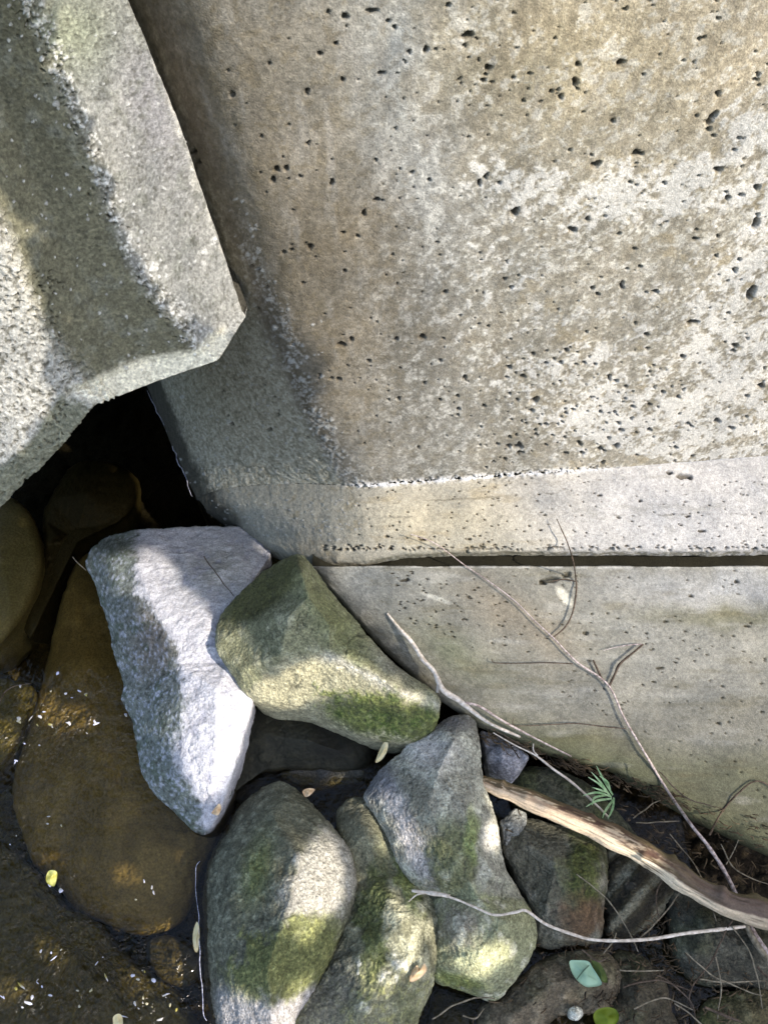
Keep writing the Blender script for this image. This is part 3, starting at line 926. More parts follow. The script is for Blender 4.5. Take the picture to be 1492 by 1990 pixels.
# big slab stone standing in the water
def p_slab(px, py, n1, n2, n3, ns, P):
    c = np.ones(P.shape) * A(180, 180, 186)
    xw = px + 16 * n2 + 8 * n3
    edge_x = np.interp(py, [1020, 1080, 1150, 1200, 1260, 1330, 1400, 1450, 1500, 1540, 1620], [270, 255, 262, 300, 345, 358, 355, 330, 330, 372, 400])
    rough_ = sstep(14, -8, xw - edge_x + 10 * n1)
    c = mixc(c, A(112, 120, 114), rough_)
    c = mixc(c, A(128, 118, 108), rough_ * blob(px, py, 300, 1240, 50, 90) * .9)
    c = mixc(c, A(76, 88, 72), rough_ * sstep(.1, .6, n2) * .7)
    c = mixc(c, A(170, 174, 190), rough_ * sstep(.15, .6, n3) * .6)
    c = mixc(c, A(66, 66, 60), rough_ * sstep(.25, .7, -n3) * .7)
    c = mixc(c, A(140, 138, 120), blob(px, py, 430, 1110, 80, 60) * .7)  # soft shadow at the upper right painted in
    c = mixc(c, A(150, 152, 168), sstep(.2, .8, -n2) * (1 - rough_) * .5)
    c = mixc(c, A(186, 185, 186), sstep(.1, .8, ns) * (1 - rough_) * .6)
    c = mixc(c, A(60, 64, 54), blob(px, py, 215, 1060, 60, 25) * .8)
    return c
rock('slab_stone', 'tall angular pale slab with a ragged mossy left edge, standing in the water', 'stone',
     [(166, 1098, .03), (178, 1066, .03), (212, 1040, .03), (262, 1030, .04), (330, 1024, .05), (410, 1022, .06), (488, 1022, .07), (524, 1048, .09), (526, 1080, .10),
      (500, 1120, .11), (470, 1160, .115), (450, 1200, .12), (440, 1240, .125), (455, 1290, .13), (492, 1352, .13), (478, 1420, .12), (456, 1490, .10), (430, 1570, .07), (412, 1606, .04),
      (395, 1620, .02), (372, 1612, .02), (348, 1588, .02), (330, 1572, .025), (300, 1545, .025), (272, 1498, .02), (264, 1440, .02), (258, 1400, .02), (236, 1356, .02), (244, 1336, .02), (228, 1290, .02),
      (216, 1250, .02), (206, 1200, .02), (192, 1160, .02), (180, 1120, .025)],
     [(262, 1085, .075), (300, 1180, .10), (350, 1290, .115), (350, 1400, .11), (355, 1500, .09), (385, 1560, .065), (400, 1120, .11), (400, 1230, .13), (420, 1340, .145), (420, 1450, .13), (405, 1540, .09), (470, 1090, .11)],
     p_slab, edge=.005, bottom=.30, amp=.51, mat=M_SLAB, angular=True, smooth=3, nr=110, strat=.0016, seed=1, shrink=.75)

def p_green(px, py, n1, n2, n3, ns, P):
    c = np.ones(P.shape) * A(124, 127, 104)
    c = mixc(c, A(166, 168, 150), sstep(0, .7, n2) * .5)
    c = mixc(c, A(78, 80, 48), sblob(px, py, 510, 1150, 100, 34, -38, .3) * .9)  # shade of the upper left facet painted in
    c = mixc(c, A(112, 118, 84), blob(px, py, 660, 1220, 40, 150, -32) * .9)
    c = mixc(c, A(164, 162, 140), sstep(-12, 6, py - np.interp(px + 12 * n2, [480, 545, 640, 700, 780, 850], [1345, 1283, 1272, 1300, 1350, 1376])) * .85)  # lower facet painted lighter as sunlit
    c = mixc(c, A(196, 196, 188), np.exp(-((py - np.interp(px, [480, 545, 640, 700, 780, 850], [1345, 1283, 1280, 1305, 1352, 1376]) - 8 * n2) / 12.0) ** 2) * sstep(600, 660, px) * .8)
    gx_ = px + 26 * n2 + 14 * n3; gy_ = py + 20 * n2 + 12 * n3
    gm = sblob(gx_, gy_, 755, 1392, 130, 42, 10, .3, 0)
    c = mixc(c, A(92, 102, 58), gm * .95)
    c = mixc(c, A(64, 84, 36), gm * sstep(.0, .6, n2 - .3 * n3) * .8)
    c = mixc(c, A(108, 118, 66), gm * sstep(.1, .6, n3) * .6)
    c = mixc(c, A(104, 104, 100), blob(px, py, 770, 1290, 45, 60, -35) * .7)
    c = mixc(c, A(96, 98, 82), sstep(.2, .8, -n3) * .4)
    return c
rock('mossy_stone', 'wedge shaped green stone, moss along its lower edge, resting between slab stone and footing', 'stone',
     [(576, 1078, .30), (600, 1090, .29), (632, 1130, .26), (662, 1172, .24), (705, 1222, .22), (760, 1282, .20), (806, 1318, .18), (850, 1352, .165), (853, 1385, .15), (838, 1416, .13),
      (800, 1438, .115), (755, 1438, .11), (712, 1432, .11), (664, 1412, .115), (612, 1390, .12), (550, 1376, .13), (488, 1358, .14), (450, 1310, .155), (424, 1266, .17), (420, 1222, .15), (436, 1186, .16), (482, 1138, .195), (530, 1100, .245)],
     [(586, 1112, .335), (515, 1160, .225), (470, 1215, .185), (562, 1196, .285), (600, 1160, .31), (640, 1215, .275), (545, 1272, .24), (640, 1266, .24), (700, 1290, .225), (780, 1348, .20), (470, 1300, .185), (510, 1325, .175), (600, 1340, .165), (700, 1375, .15), (790, 1400, .14)],
     p_green, edge=.009, bottom=.20, amp=.75, angular=False, smooth=1, nr=110, seed=2, shrink=.5)

def p_dark(px, py, n1, n2, n3, ns, P):
    c = np.ones(P.shape) * lin(66, 66, 52)
    c = mixc(c, lin(88, 86, 66), sstep(0, .7, n2) * .6)
    return mixc(c, lin(50, 50, 40), sstep(.2, .8, -n1))
rock('dark_stone', 'dark smooth stone in the shaded hollow right under the wedge shaped green stone', 'stone',
     [(478, 1350, .03), (560, 1360, .035), (640, 1380, .035), (712, 1420, .03), (730, 1460, .02), (705, 1500, .01), (620, 1502, .01), (540, 1500, .01), (480, 1510, .01), (445, 1545, .0), (440, 1500, .01), (456, 1430, .02)],
     [(600, 1440, .06), (520, 1430, .05), (660, 1460, .045)], p_dark, edge=.03, bottom=.18, amp=.7, seed=3, mat=M_WET, gainc=.28)
rock('dark_flat_stone', 'thin dark grey stone lying in the gap above the long boulder', 'stone',
     [(548, 1500, .0), (620, 1492, .01), (700, 1496, .01), (712, 1508, .0), (690, 1524, -.01), (600, 1528, -.01), (560, 1520, -.01)],
     [(630, 1508, .015)], lambda px, py, a, b, c, d, P: np.ones(P.shape) * lin(66, 68, 70), edge=.008, bottom=.08, amp=.6, seed=4)

def p_big(px, py, n1, n2, n3, ns, P):
    c = np.ones(P.shape) * A(98, 100, 88)
    c = mixc(c, A(142, 146, 132), sstep(-.1, .7, ns) * .6)
    c = mixc(c, A(74, 76, 66), sstep(.1, .7, -ns) * .5)
    c = mixc(c, A(164, 164, 160), sblob(px + 14 * n2, py + 14 * n2, 625, 1715, 62, 108, 24, .25, .15 * n3) * .9)  # sunlit patch painted pale into the colour, lower end likewise
    c = mixc(c, A(160, 160, 164), sstep(1895, 1945, py + 14 * n2 - (px - 500) * .05) * sstep(395, 440, px))
    gx_ = px + 26 * n2 + 8 * n3; gy_ = py + 20 * n2 + 6 * n3
    gm = sblob(gx_, gy_, 560, 1862, 68, 122, 62, .25)
    c = mixc(c, A(98, 104, 66), gm * .95)
    c = mixc(c, A(138, 142, 96), gm * sstep(.0, .6, n3) * .5)
    c = mixc(c, A(104, 116, 66), blob(px, py, 500, 1690, 26, 70, 15) * .7)
    c = mixc(c, A(84, 88, 74), blob(px, py, 560, 1570, 60, 40) * .5)
    return c
rock('long_boulder', 'long rounded boulder at the water line, a sun patch painted pale on it and olive moss below', 'boulder',
     [(538, 1518, .05), (582, 1540, .06), (616, 1572, .07), (650, 1610, .075), (680, 1650, .075), (694, 1700, .075), (690, 1750, .075), (668, 1810, .075), (640, 1870, .075), (606, 1930, .07), (575, 1985, .07), (560, 2050, .06),
      (480, 2080, .03), (420, 2020, .01), (402, 1950, .0), (396, 1880, .0), (394, 1800, .0), (396, 1730, .0), (408, 1670, .0), (436, 1610, .01), (478, 1556, .025)],
     [(530, 1590, .10), (580, 1660, .135), (560, 1760, .15), (520, 1880, .145), (620, 1740, .13), (590, 1850, .125), (470, 1680, .09), (450, 1800, .085), (460, 1920, .08), (530, 1990, .11)],
     p_big, edge=.022, bottom=.24, amp=1.0, smooth=8, nr=120, seed=5, strat=.0012, shrink=.9)

def p_mid(px, py, n1, n2, n3, ns, P):
    c = np.ones(P.shape) * A(122, 124, 106)
    c = mixc(c, A(178, 180, 160), sstep(-.3, .5, n2) * sstep(700, 770, px) * sstep(1690, 1730, py) * .85)  # sun patch on the right side painted pale
    gm = sblob(px + 20 * n2, py + 30 * n2, 725, 1790, 26, 130, 4, .4)
    c = mixc(c, A(80, 90, 54), gm * .9)
    c = mixc(c, A(110, 122, 66), sblob(px + 20 * n2, py, 790, 1720, 16, 60, -25, .5) * .8)
    c = mixc(c, A(150, 152, 104), sstep(.0, .6, n3) * sstep(1850, 1900, py) * .6)
    c = mixc(c, A(206, 206, 198), sstep(.3, .6, n2 + .3 * n3) * sblob(px, py, 735, 1905, 60, 60) * .9)
    c = mixc(c, A(104, 104, 100), sblob(px + 20 * n2, py, 640, 1930, 40, 90, 25, .5) * .7)
    c = mixc(c, A(84, 84, 76), blob(px, py, 690, 1580, 40, 40) * .6)
    c = mixc(c, A(100, 106, 76), blob(px, py, 800, 1960, 40, 50) * .7)
    return c
rock('column_boulder', 'long lichen blotched boulder just right of the long one at the water line', 'boulder',
     [(668, 1560, .03), (712, 1552, .04), (745, 1590, .05), (772, 1640, .05), (800, 1690, .055), (838, 1740, .06), (856, 1800, .06), (852, 1870, .06), (838, 1930, .05), (812, 1990, .05), (790, 2060, .04), (600, 2080, .03),
      (560, 2000, .04), (620, 1900, .05), (660, 1820, .05), (676, 1740, .045), (670, 1660, .04), (655, 1600, .03)],
     [(710, 1620, .075), (740, 1700, .055), (750, 1735, .085), (780, 1800, .11), (760, 1900, .105), (700, 1850, .09), (700, 1980, .085), (800, 1850, .095)],
     p_mid, edge=.02, bottom=.2, amp=1.1, smooth=5, nr=100, seed=6, strat=.001, shrink=.9)

def p_tall(px, py, n1, n2, n3, ns, P):
    c = np.ones(P.shape) * A(140, 142, 134)
    c = mixc(c, A(178, 182, 172), sstep(-.1, .6, n2) * .7)
    c = mixc(c, A(206, 206, 212), blob(px, py, 830, 1455, 45, 40) * .8)
    c = mixc(c, A(196, 193, 198), sblob(px + 14 * n2, py + 10 * n2, 790, 1610, 20, 120, -22, .5) * .8)  # lit left ridge painted near white
    c = mixc(c, A(100, 98, 88), sblob(px + 18 * n2, py, 830, 1620, 34, 100, -20, .6) * sstep(-.4, .3, n3) * .7)
    c = mixc(c, A(92, 98, 66), sblob(px + 20 * n2, py + 10 * n2, 880, 1670, 45, 80, 0, .4) * .85)
    c = mixc(c, A(120, 136, 84), sblob(px + 10 * n2, py + 10 * n2, 915, 1620, 14, 50, 0, .5) * .7)
    c = mixc(c, A(92, 98, 112), sblob(px, py, 735, 1520, 40, 40, 0, .5) * .8)
    c = mixc(c, A(88, 88, 96), blob(px, py, 880, 1400, 50, 18) * .8)
    c = mixc(c, A(206, 204, 196), sblob(px, py, 955, 1625, 18, 28, 0, .4) * .8)
    c = mixc(c, A(70, 70, 64), sstep(.3, .8, -n3) * .5)
    return c
def p_low(px, py, n1, n2, n3, ns, P):
    c = np.ones(P.shape) * A(140, 145, 118)
    c = mixc(c, A(160, 170, 128), sblob(px + 22 * n2, py + 20 * n2, 940, 1690, 50, 60, 0, .5) * .8)
    c = mixc(c, A(192, 196, 160), sblob(px + 22 * n2, py + 20 * n2, 930, 1870, 46, 36, 0, .5) * .8)
    c = mixc(c, A(122, 118, 116), sblob(px + 22 * n2, py + 20 * n2, 895, 1800, 40, 45, 0, .6) * .75)
    c = mixc(c, A(84, 86, 68), sstep(.25, .6, n3 + .3 * n2) * .7)
    c = mixc(c, A(116, 126, 70), sblob(px + 20 * n2, py + 16 * n2, 890, 1905, 50, 16, 15, .5) * .8)
    c = mixc(c, A(198, 200, 190), sstep(.3, .7, n2) * .5)
    return c
def p_both(px, py, n1, n2, n3, ns, P):
    a = p_tall(px, py, n1, n2, n3, ns, P); b = p_low(px, py, n1, n2, n3, ns, P)
    m = sstep(1700, 1760, py + 30 * n2 - (px - 900) * .1)[..., None]
    c = a * (1 - m) + b * m
    return mixc(c, A(54, 54, 44), sblob(px, py + 8 * n2, 845, 1742, 46, 6, 0, .4) * .8)
rock('tall_boulder', 'long grey and pale green boulder mid heap, from the footing to the bottom gap', 'boulder',
     [(862, 1396, .12), (895, 1388, .125), (922, 1400, .125), (932, 1440, .125), (938, 1490, .12), (950, 1540, .115), (966, 1590, .11), (974, 1630, .10), (978, 1662, .09), (992, 1700, .08), (1014, 1740, .07), (1036, 1780, .07), (1042, 1820, .07),
      (1030, 1860, .065), (1000, 1905, .055), (965, 1942, .045), (930, 1938, .04), (880, 1916, .04), (846, 1904, .04), (850, 1850, .05), (848, 1800, .05), (838, 1765, .045), (812, 1742, .05),
      (790, 1712, .06), (768, 1670, .07), (742, 1610, .07), (712, 1560, .06), (708, 1540, .06), (735, 1500, .07), (772, 1470, .085), (800, 1440, .10), (830, 1420, .11)],
     [(880, 1440, .155), (850, 1500, .155), (830, 1560, .15), (800, 1590, .125), (860, 1640, .14), (900, 1560, .155), (920, 1640, .14), (840, 1700, .11), (910, 1710, .125), (770, 1520, .10),
      (850, 1740, .062), (885, 1742, .085), (930, 1750, .115), (960, 1700, .115), (980, 1790, .12), (930, 1850, .115), (890, 1820, .105), (885, 1775, .10), (1000, 1840, .09)],
     p_both, edge=.011, bottom=.2, amp=.85, smooth=2, nr=140, seed=7, shrink=.8)

def p_blue(px, py, n1, n2, n3, ns, P):
    c = np.ones(P.shape) * A(132, 138, 152)
    return mixc(mixc(c, A(172, 176, 190), sstep(.05, .5, n2) * .7), A(100, 100, 104), sblob(px, py, 960, 1436, 60, 14, 15) * .8)
rock('blue_grey_stone', 'small angular blue grey stone wedged between the tall boulder and the footing', 'stone',
     [(934, 1420, .085), (985, 1436, .085), (1026, 1470, .08), (1012, 1498, .07), (990, 1524, .06), (950, 1508, .06), (942, 1460, .075)],
     [(975, 1475, .10)], p_blue, edge=.005, bottom=.1, amp=.7, angular=True, seed=9, nr=50)

def p_olive(px, py, n1, n2, n3, ns, P):
    c = np.ones(P.shape) * A(104, 104, 92)
    c = mixc(c, A(136, 136, 128), sstep(0, .7, n2) * .6)
    c = mixc(c, A(82, 92, 44), sblob(px + 20 * n2, py + 20 * n2, 1135, 1690, 40, 80, 0, .5) * .9)
    c = mixc(c, A(116, 90, 68), sblob(px + 20 * n2, py + 20 * n2, 1135, 1785, 44, 40, 0, .5) * .8)
    return mixc(c, A(60, 58, 48), sstep(.3, .7, -n3) * .5)
rock('brown_green_stone', 'grey stone with mossy and rusty right edge below the peeled driftwood branch', 'stone',
     [(1000, 1585, .06), (1060, 1596, .065), (1120, 1612, .07), (1172, 1630, .07), (1178, 1690, .07), (1172, 1760, .06), (1164, 1820, .05), (1110, 1842, .045), (1050, 1838, .045), (1030, 1780, .05), (1000, 1710, .06), (975, 1650, .06), (978, 1600, .06)],
     [(1080, 1680, .10), (1130, 1700, .10), (1060, 1760, .085), (1130, 1790, .08), (1030, 1640, .085)],
     p_olive, edge=.014, bottom=.16, amp=1.2, gainc=.78, seed=10, nr=70)

def p_grey(a, b, moss=0.0):
    ca, cb = A(*a), A(*b)
    def f(px, py, n1, n2, n3, ns, P):
        c = np.ones(P.shape) * ca
        c = mixc(c, cb, sstep(-.1, .7, n2) * .8)
        c = mixc(c, A(84, 96, 48), sstep(0, .6, n1) * moss)
        return mixc(c, ca * .45, sstep(.3, .7, -n3) * .5)
    return f
G_S = 'small stones in the heap'
rock('shaded_stone', 'dark mossy stone behind the peeled driftwood branch, under the footing edge', 'stone',
     [(1010, 1500, .03), (1060, 1492, .03), (1120, 1510, .035), (1180, 1560, .03), (1250, 1640, .02), (1200, 1640, .02), (1080, 1600, .03), (1000, 1560, .03)],
     [(1070, 1535, .055), (1130, 1570, .055)], p_grey((84, 88, 74), (112, 114, 100), .5), edge=.012, bottom=.12, gainc=.78, seed=11, nr=50)
rock('split_stone', 'small grey stone in the notch right of the tall boulder, under the branch tip', 'stone',
     [(972, 1596, .07), (1000, 1572, .07), (1022, 1580, .07), (1012, 1620, .065), (998, 1650, .06), (978, 1640, .065)],
     [(996, 1605, .08)], p_grey((120, 124, 124), (150, 154, 154)), edge=.004, bottom=.08, angular=True, seed=12, nr=36)
def p_ridge(px, py, n1, n2, n3, ns, P):
    s_ = (px - 1250) * .72 + (py - 1720) * .69 + 8 * n1
    st = np.sin(s_ / 7.5)
    c = np.ones(P.shape) * A(70, 66, 52)
    c = mixc(c, A(138, 138, 124), sstep(.1, .9, st) * .8)
    return mixc(c, A(36, 34, 28), sstep(.2, .9, -st) * .8)
rock('ridged_stone', 'brown and grey striped layered stone just below the middle of the driftwood branch', 'stone',
     [(1180, 1632, .05), (1230, 1650, .05), (1290, 1690, .05), (1316, 1712, .045), (1290, 1760, .04), (1262, 1800, .035), (1220, 1822, .03), (1186, 1815, .03), (1176, 1760, .04), (1180, 1700, .05)],
     [(1240, 1700, .075), (1220, 1760, .065), (1270, 1740, .065)], p_ridge, edge=.01, bottom=.12, amp=1.3, gainc=.78, seed=13, nr=60, strat=.003)
rock('right_stone', 'broad dark grey stone at the right under the thick end of the driftwood', 'stone',
     [(1302, 1730, .04), (1350, 1724, .045), (1420, 1760, .05), (1500, 1800, .055), (1580, 1850, .05), (1560, 1930, .03), (1450, 1925, .02), (1370, 1915, .02), (1318, 1880, .02), (1300, 1800, .03)],
     [(1370, 1790, .075), (1440, 1840, .075), (1350, 1850, .06)], p_grey((82, 82, 74), (108, 108, 98), .25), edge=.014, bottom=.14, gainc=.78, seed=14, nr=70)
rock('low_stone', 'brownish stone at the bottom with the mint green leaf lying on it', 'stone',
     [(1000, 1905, .02), (1050, 1868, .025), (1110, 1850, .03), (1180, 1852, .03), (1210, 1900, .03), (1190, 1960, .02), (1130, 1975, .02), (1080, 1985, .02), (1040, 2030, .01), (940, 2030, .01), (930, 1960, .01), (970, 1940, .015)],
     [(1080, 1910, .055), (1130, 1900, .055), (1000, 1970, .04)], p_grey((112, 104, 90), (150, 140, 122), .25), edge=.014, bottom=.12, gainc=.78, seed=15, nr=60)
rock('bottom_stone', 'dark rough stone at the bottom edge, right of the mint green leaf', 'stone',
     [(1190, 1850, .01), (1250, 1862, .02), (1290, 1900, .02), (1305, 1960, .02), (1320, 2060, .01), (1180, 2060, .01), (1170, 1980, .01), (1200, 1920, .02)],
     [(1240, 1930, .045)], p_grey((80, 76, 64), (104, 98, 84), .3), edge=.012, bottom=.1, gainc=.78, seed=16, nr=50)
rock('corner_stone', 'mossy brown stone in the lower right corner under the crossing stems', 'stone',
     [(1360, 1960, .01), (1420, 1930, .02), (1500, 1920, .02), (1600, 1960, .02), (1560, 2060, .01), (1360, 2060, .0)],
     [(1460, 1970, .05)], p_grey((92, 88, 64), (136, 130, 102), .5), edge=.012, bottom=.1, gainc=.78, seed=17, nr=50)
rock('wedge_stone', 'dark stone deep in the gap below the spotted boulder', 'stone',
     [(845, 1925, -.03), (900, 1935, -.03), (960, 1955, -.03), (950, 2040, -.03), (820, 2040, -.03), (830, 1970, -.03)],
     [(890, 1980, -.01)], p_grey((60, 60, 54), (90, 88, 80)), edge=.012, bottom=.1, gainc=.78, seed=18, nr=40)
rock('gap_stone', 'black stone deep in the slot between ridged stone and broad dark stone', 'stone',
     [(1240, 1820, -.02), (1290, 1800, -.02), (1310, 1870, -.02), (1330, 1930, -.02), (1280, 1900, -.02)],
     [(1290, 1860, -.01)], p_grey((48, 50, 50), (70, 72, 74)), edge=.01, bottom=.08, gainc=.78, seed=19, nr=40)
rock('upright_sliver', 'narrow grey stone sliver standing in the hole left of the tall boulder', 'stone',
     [(784, 1445, .06), (800, 1440, .065), (806, 1470, .06), (800, 1500, .05), (786, 1490, .05)], [(796, 1470, .065)],
     p_grey((110, 112, 118), (160, 162, 166)), edge=.003, bottom=.1, angular=True, seed=20, nr=30)

# ---- stones under water
def p_bed(a, b, spots=.4):
    ca, cb = lin(*a), lin(*b)
    def f(px, py, n1, n2, n3, ns, P):
        c = np.ones(P.shape) * ca
        c = mixc(c, cb, sstep(-.2, .8, n1 + .3 * n2))
        c = mixc(c, ca * .5, sstep(.2, .8, n3) * spots)
        return c
    return f
rock('sunken_slab', 'large flat brown slab under the water, left of the pale slab stone', 'stone',
     [(238, 1046, -.05), (180, 1070, -.055), (140, 1110, -.06), (108, 1220, -.06), (80, 1330, -.06), (50, 1440, -.06), (24, 1530, -.065), (44, 1610, -.07), (62, 1670, -.07), (110, 1720, -.075), (150, 1775, -.08),
      (215, 1800, -.08), (260, 1815, -.09), (310, 1815, -.09), (358, 1780, -.09), (392, 1700, -.08), (430, 1600, -.075), (420, 1480, -.07), (360, 1400, -.06), (320, 1200, -.06), (300, 1080, -.05)],
     [(160, 1300, -.045), (200, 1500, -.04), (220, 1650, -.045), (300, 1600, -.05), (110, 1500, -.05), (200, 1150, -.05)],
     p_bed((150, 132, 90), (184, 164, 116), .6), edge=.03, bottom=.14, amp=.9, mat=M_WET, seed=21, nr=90)
rock('sunken_pale_stone', 'smooth pale olive stone under the water at the left edge below the concrete block', 'stone',
     [(-90, 950, -.02), (0, 958, -.02), (50, 985, -.02), (76, 1040, -.02), (82, 1100, -.02), (64, 1165, -.025), (20, 1235, -.03), (-60, 1280, -.03), (-140, 1120, -.02)],
     [(0, 1080, .0), (20, 1150, -.005), (-60, 1060, .0)], p_bed((160, 158, 124), (176, 172, 138), .15), edge=.02, bottom=.2, amp=.5, mat=M_WET, gainc=2.6, seed=22, nr=60)
rock('sunken_olive_stone', 'olive stone under the water at the left edge with a thin dark stem over it', 'stone',
     [(-80, 1310, -.05), (0, 1318, -.05), (50, 1328, -.05), (66, 1345, -.05), (56, 1400, -.05), (30, 1450, -.05), (0, 1490, -.05), (-80, 1540, -.05)],
     [(0, 1400, -.035)], p_bed((118, 112, 68), (140, 134, 84), .3), edge=.015, bottom=.14, amp=.6, mat=M_WET, seed=23, nr=50)
rock('sunken_mossy_boulder', 'dark mossy boulder under the water in the lower left corner', 'boulder',
     [(-80, 1640, -.06), (10, 1640, -.06), (70, 1690, -.06), (130, 1760, -.06), (200, 1800, -.07), (240, 1850, -.08), (300, 1900, -.09), (370, 1970, -.09), (380, 2060, -.09), (-80, 2060, -.06)],
     [(60, 1780, -.035), (140, 1870, -.035), (60, 1900, -.03), (240, 1950, -.05)], p_bed((96, 90, 56), (122, 114, 72), .8), edge=.03, bottom=.14, amp=1.6, mat=M_WET, seed=24, nr=80)
rock('sunken_small_stone', 'small dark round stone under the water beside the long boulder', 'stone',
     [(290, 1830, -.09), (340, 1820, -.09), (382, 1850, -.09), (390, 1900, -.09), (350, 1920, -.1), (300, 1890, -.1)],
     [(335, 1865, -.07)], p_bed((76, 70, 56), (90, 84, 66), .3), edge=.02, bottom=.08, amp=.7, mat=M_WET, seed=25, nr=40)
rock('gap_boulder', 'dark boulder in the black water under the concrete block', 'boulder',
     [(100, 960, -.04), (150, 900, -.04), (230, 900, -.04), (270, 940, -.05), (250, 1000, -.06), (200, 1020, -.06), (130, 1040, -.06), (90, 1140, -.06), (60, 1240, -.06), (50, 1180, -.06), (84, 1100, -.05), (84, 1020, -.05)],
     [(170, 960, -.02), (110, 1040, -.03)], p_bed((40, 39, 30), (52, 50, 40), .3), edge=.02, bottom=.15, amp=1, mat=M_WET, seed=26, nr=50)

# ------------------------------------------------------------------ twigs, driftwood, leaves
def tube_mesh(name, pts, radii, mat, ns=8, closed_tip=True, wob=0.0, world=None, per=10, seed=0):
    P = w_z(*np.array(pts, float).T) if world is None else np.array(world, float)
    n = max(4, (len(P) - 1) * per)
    P = catmull(P, n)
    r = np.interp(np.linspace(0, 1, n), np.linspace(0, 1, len(radii)), radii)
    if wob: P = P + wob * np.stack([vnoise(P + seed, 60, k) for k in (1, 2, 3)], -1)
    T = np.gradient(P, axis=0); T /= np.linalg.norm(T, axis=1, keepdims=True)
    up = np.array([0, 0.3, 1.0])
    Sx = np.cross(T, up); Sx /= np.linalg.norm(Sx, axis=1, keepdims=True)
    Sy = np.cross(Sx, T)
    a = np.arange(ns) / ns * 2 * np.pi
    r = r * (1 + 0.16 * vnoise(P, 90, 7 + seed))
    V = P[:, None] + r[:, None, None] * (np.cos(a)[None, :, None] * Sx[:, None] + np.sin(a)[None, :, None] * Sy[:, None])
    q = grid_quads(n, ns, True)
    verts = np.concatenate([V.reshape(-1, 3), P[:1], P[-1:]])
    b0, b1 = n * ns, n * ns + 1
    tr_ = [(b0, (k + 1) % ns, k) for k in range(ns)] + [(b1, (n - 1) * ns + k, (n - 1) * ns + (k + 1) % ns) for k in range(ns)]
    return raw_mesh(name, verts, q, np.array(tr_), mat)


M_TWIG = simple_mat('grey_brown_twig_bark', lin(128, 112, 108), lin(196, 182, 178), 180, .8, stretch=(1, 1, 1))
M_TWIGP = simple_mat('bleached_twig', lin(178, 164, 148), lin(222, 212, 200), 160, .8)
M_TWIGD = simple_mat('dark_twig_bark', lin(54, 44, 36), lin(96, 82, 70), 180, .8)
M_STEM = simple_mat('dry_stem', lin(88, 80, 66), lin(140, 130, 112), 140, .8)

_m = slice(5, nc, 3)
_sx = np.concatenate([cx[_m, ::3].ravel(), bx[:112:3, ::3].ravel()]); _sy = np.concatenate([cy[_m, ::3].ravel(), by[:112:3, ::3].ravel()])
_sz = np.concatenate([FT[_m, ::3, 2].ravel(), LB[:112:3, ::3, 2].ravel()])
def rest(pts, lift):
    out_ = []
    for x, y, z in pts:
        d_ = (_sx - x) ** 2 + (_sy - y) ** 2
        k = int(np.argmin(d_))
        out_.append((x, y, float(_sz[k]) + lift + (.008 if y < 1100 else 0) if d_[k] < 60 else z))
    return out_

def twig(name, label, cat, main, rad, mat, shoots=(), group=None):
    base = w_z(*main[-1])
    t = empty(name, tuple(float(v) for v in base))
    tag(t, label, cat, group)
    o_ = link('stem', tube_mesh('stem', main, rad, mat)); set_parent_keep(o_, t)
    for (pts, r_, m_) in shoots:
        o_ = link('side_shoot', tube_mesh('side_shoot', pts, r_, m_, ns=6)); set_parent_keep(o_, t)
    return t

twig('bare_twig', 'long thin bare grey twig with side shoots leaning across the footing and the dark joint', 'twig',
     rest([(798, 1038, .350), (845, 1056, .345), (905, 1100, .325), (950, 1130, .31), (1000, 1168, .285), (1040, 1208, .265), (1075, 1240, .25), (1120, 1286, .235), (1180, 1330, .21), (1212, 1395, .19), (1250, 1460, .17), (1292, 1530, .15),
      (1340, 1600, .125), (1372, 1640, .11), (1405, 1690, .09), (1432, 1745, .075), (1450, 1790, .075), (1475, 1830, .08), (1510, 1880, .08)], .010),
     [.0007, .0009, .0012, .0014, .0017, .0020, .0027, .0034, .0044, .0048], M_TWIG,
     [(rest([(1075, 1238, .25), (1098, 1218, .265), (1112, 1190, .28), (1119, 1150, .30), (1118, 1122, .315), (1113, 1090, .335), (1102, 1055, .35), (1090, 1028, .36), (1081, 1008, .365)], .009), [.0014, .0015, .0012, .0008], M_TWIGD),
      (rest([(1182, 1336, .21), (1194, 1310, .225), (1204, 1290, .235), (1230, 1268, .25), (1249, 1252, .262)], .009), [.0022, .0022, .0020], M_TWIGD),
      (rest([(1249, 1252, .262), (1225, 1253, .262), (1195, 1258, .26), (1172, 1264, .258)], .009), [.0014, .0009, .0005], M_TWIG),
      (rest([(1170, 1322, .215), (1160, 1300, .225), (1152, 1283, .235)], .009), [.0018, .0020, .0018], M_TWIGD),
      (rest([(1112, 1290, .235), (1060, 1288, .23), (1010, 1289, .225), (962, 1288, .22), (955, 1280, .22)], .009), [.0011, .0009, .0007], M_TWIGD),
      (rest([(1216, 1416, .185), (1170, 1412, .18), (1120, 1406, .175), (1070, 1408, .17), (1002, 1410, .16), (997, 1396, .16)], .009), [.0011, .0010, .0006], M_TWIGD),
      (rest([(1378, 1622, .11), (1400, 1580, .135), (1430, 1545, .15), (1468, 1518, .165), (1510, 1536, .17)], .009), [.0017, .0015, .0013], M_TWIGD),
      (rest([(1410, 1680, .10), (1424, 1655, .11), (1434, 1632, .12)], .009), [.0009, .0006], M_STEM),
      (rest([(1118, 1130, .31), (1095, 1126, .315), (1070, 1130, .32)], .009), [.0010, .0014, .0008], M_TWIGD)])
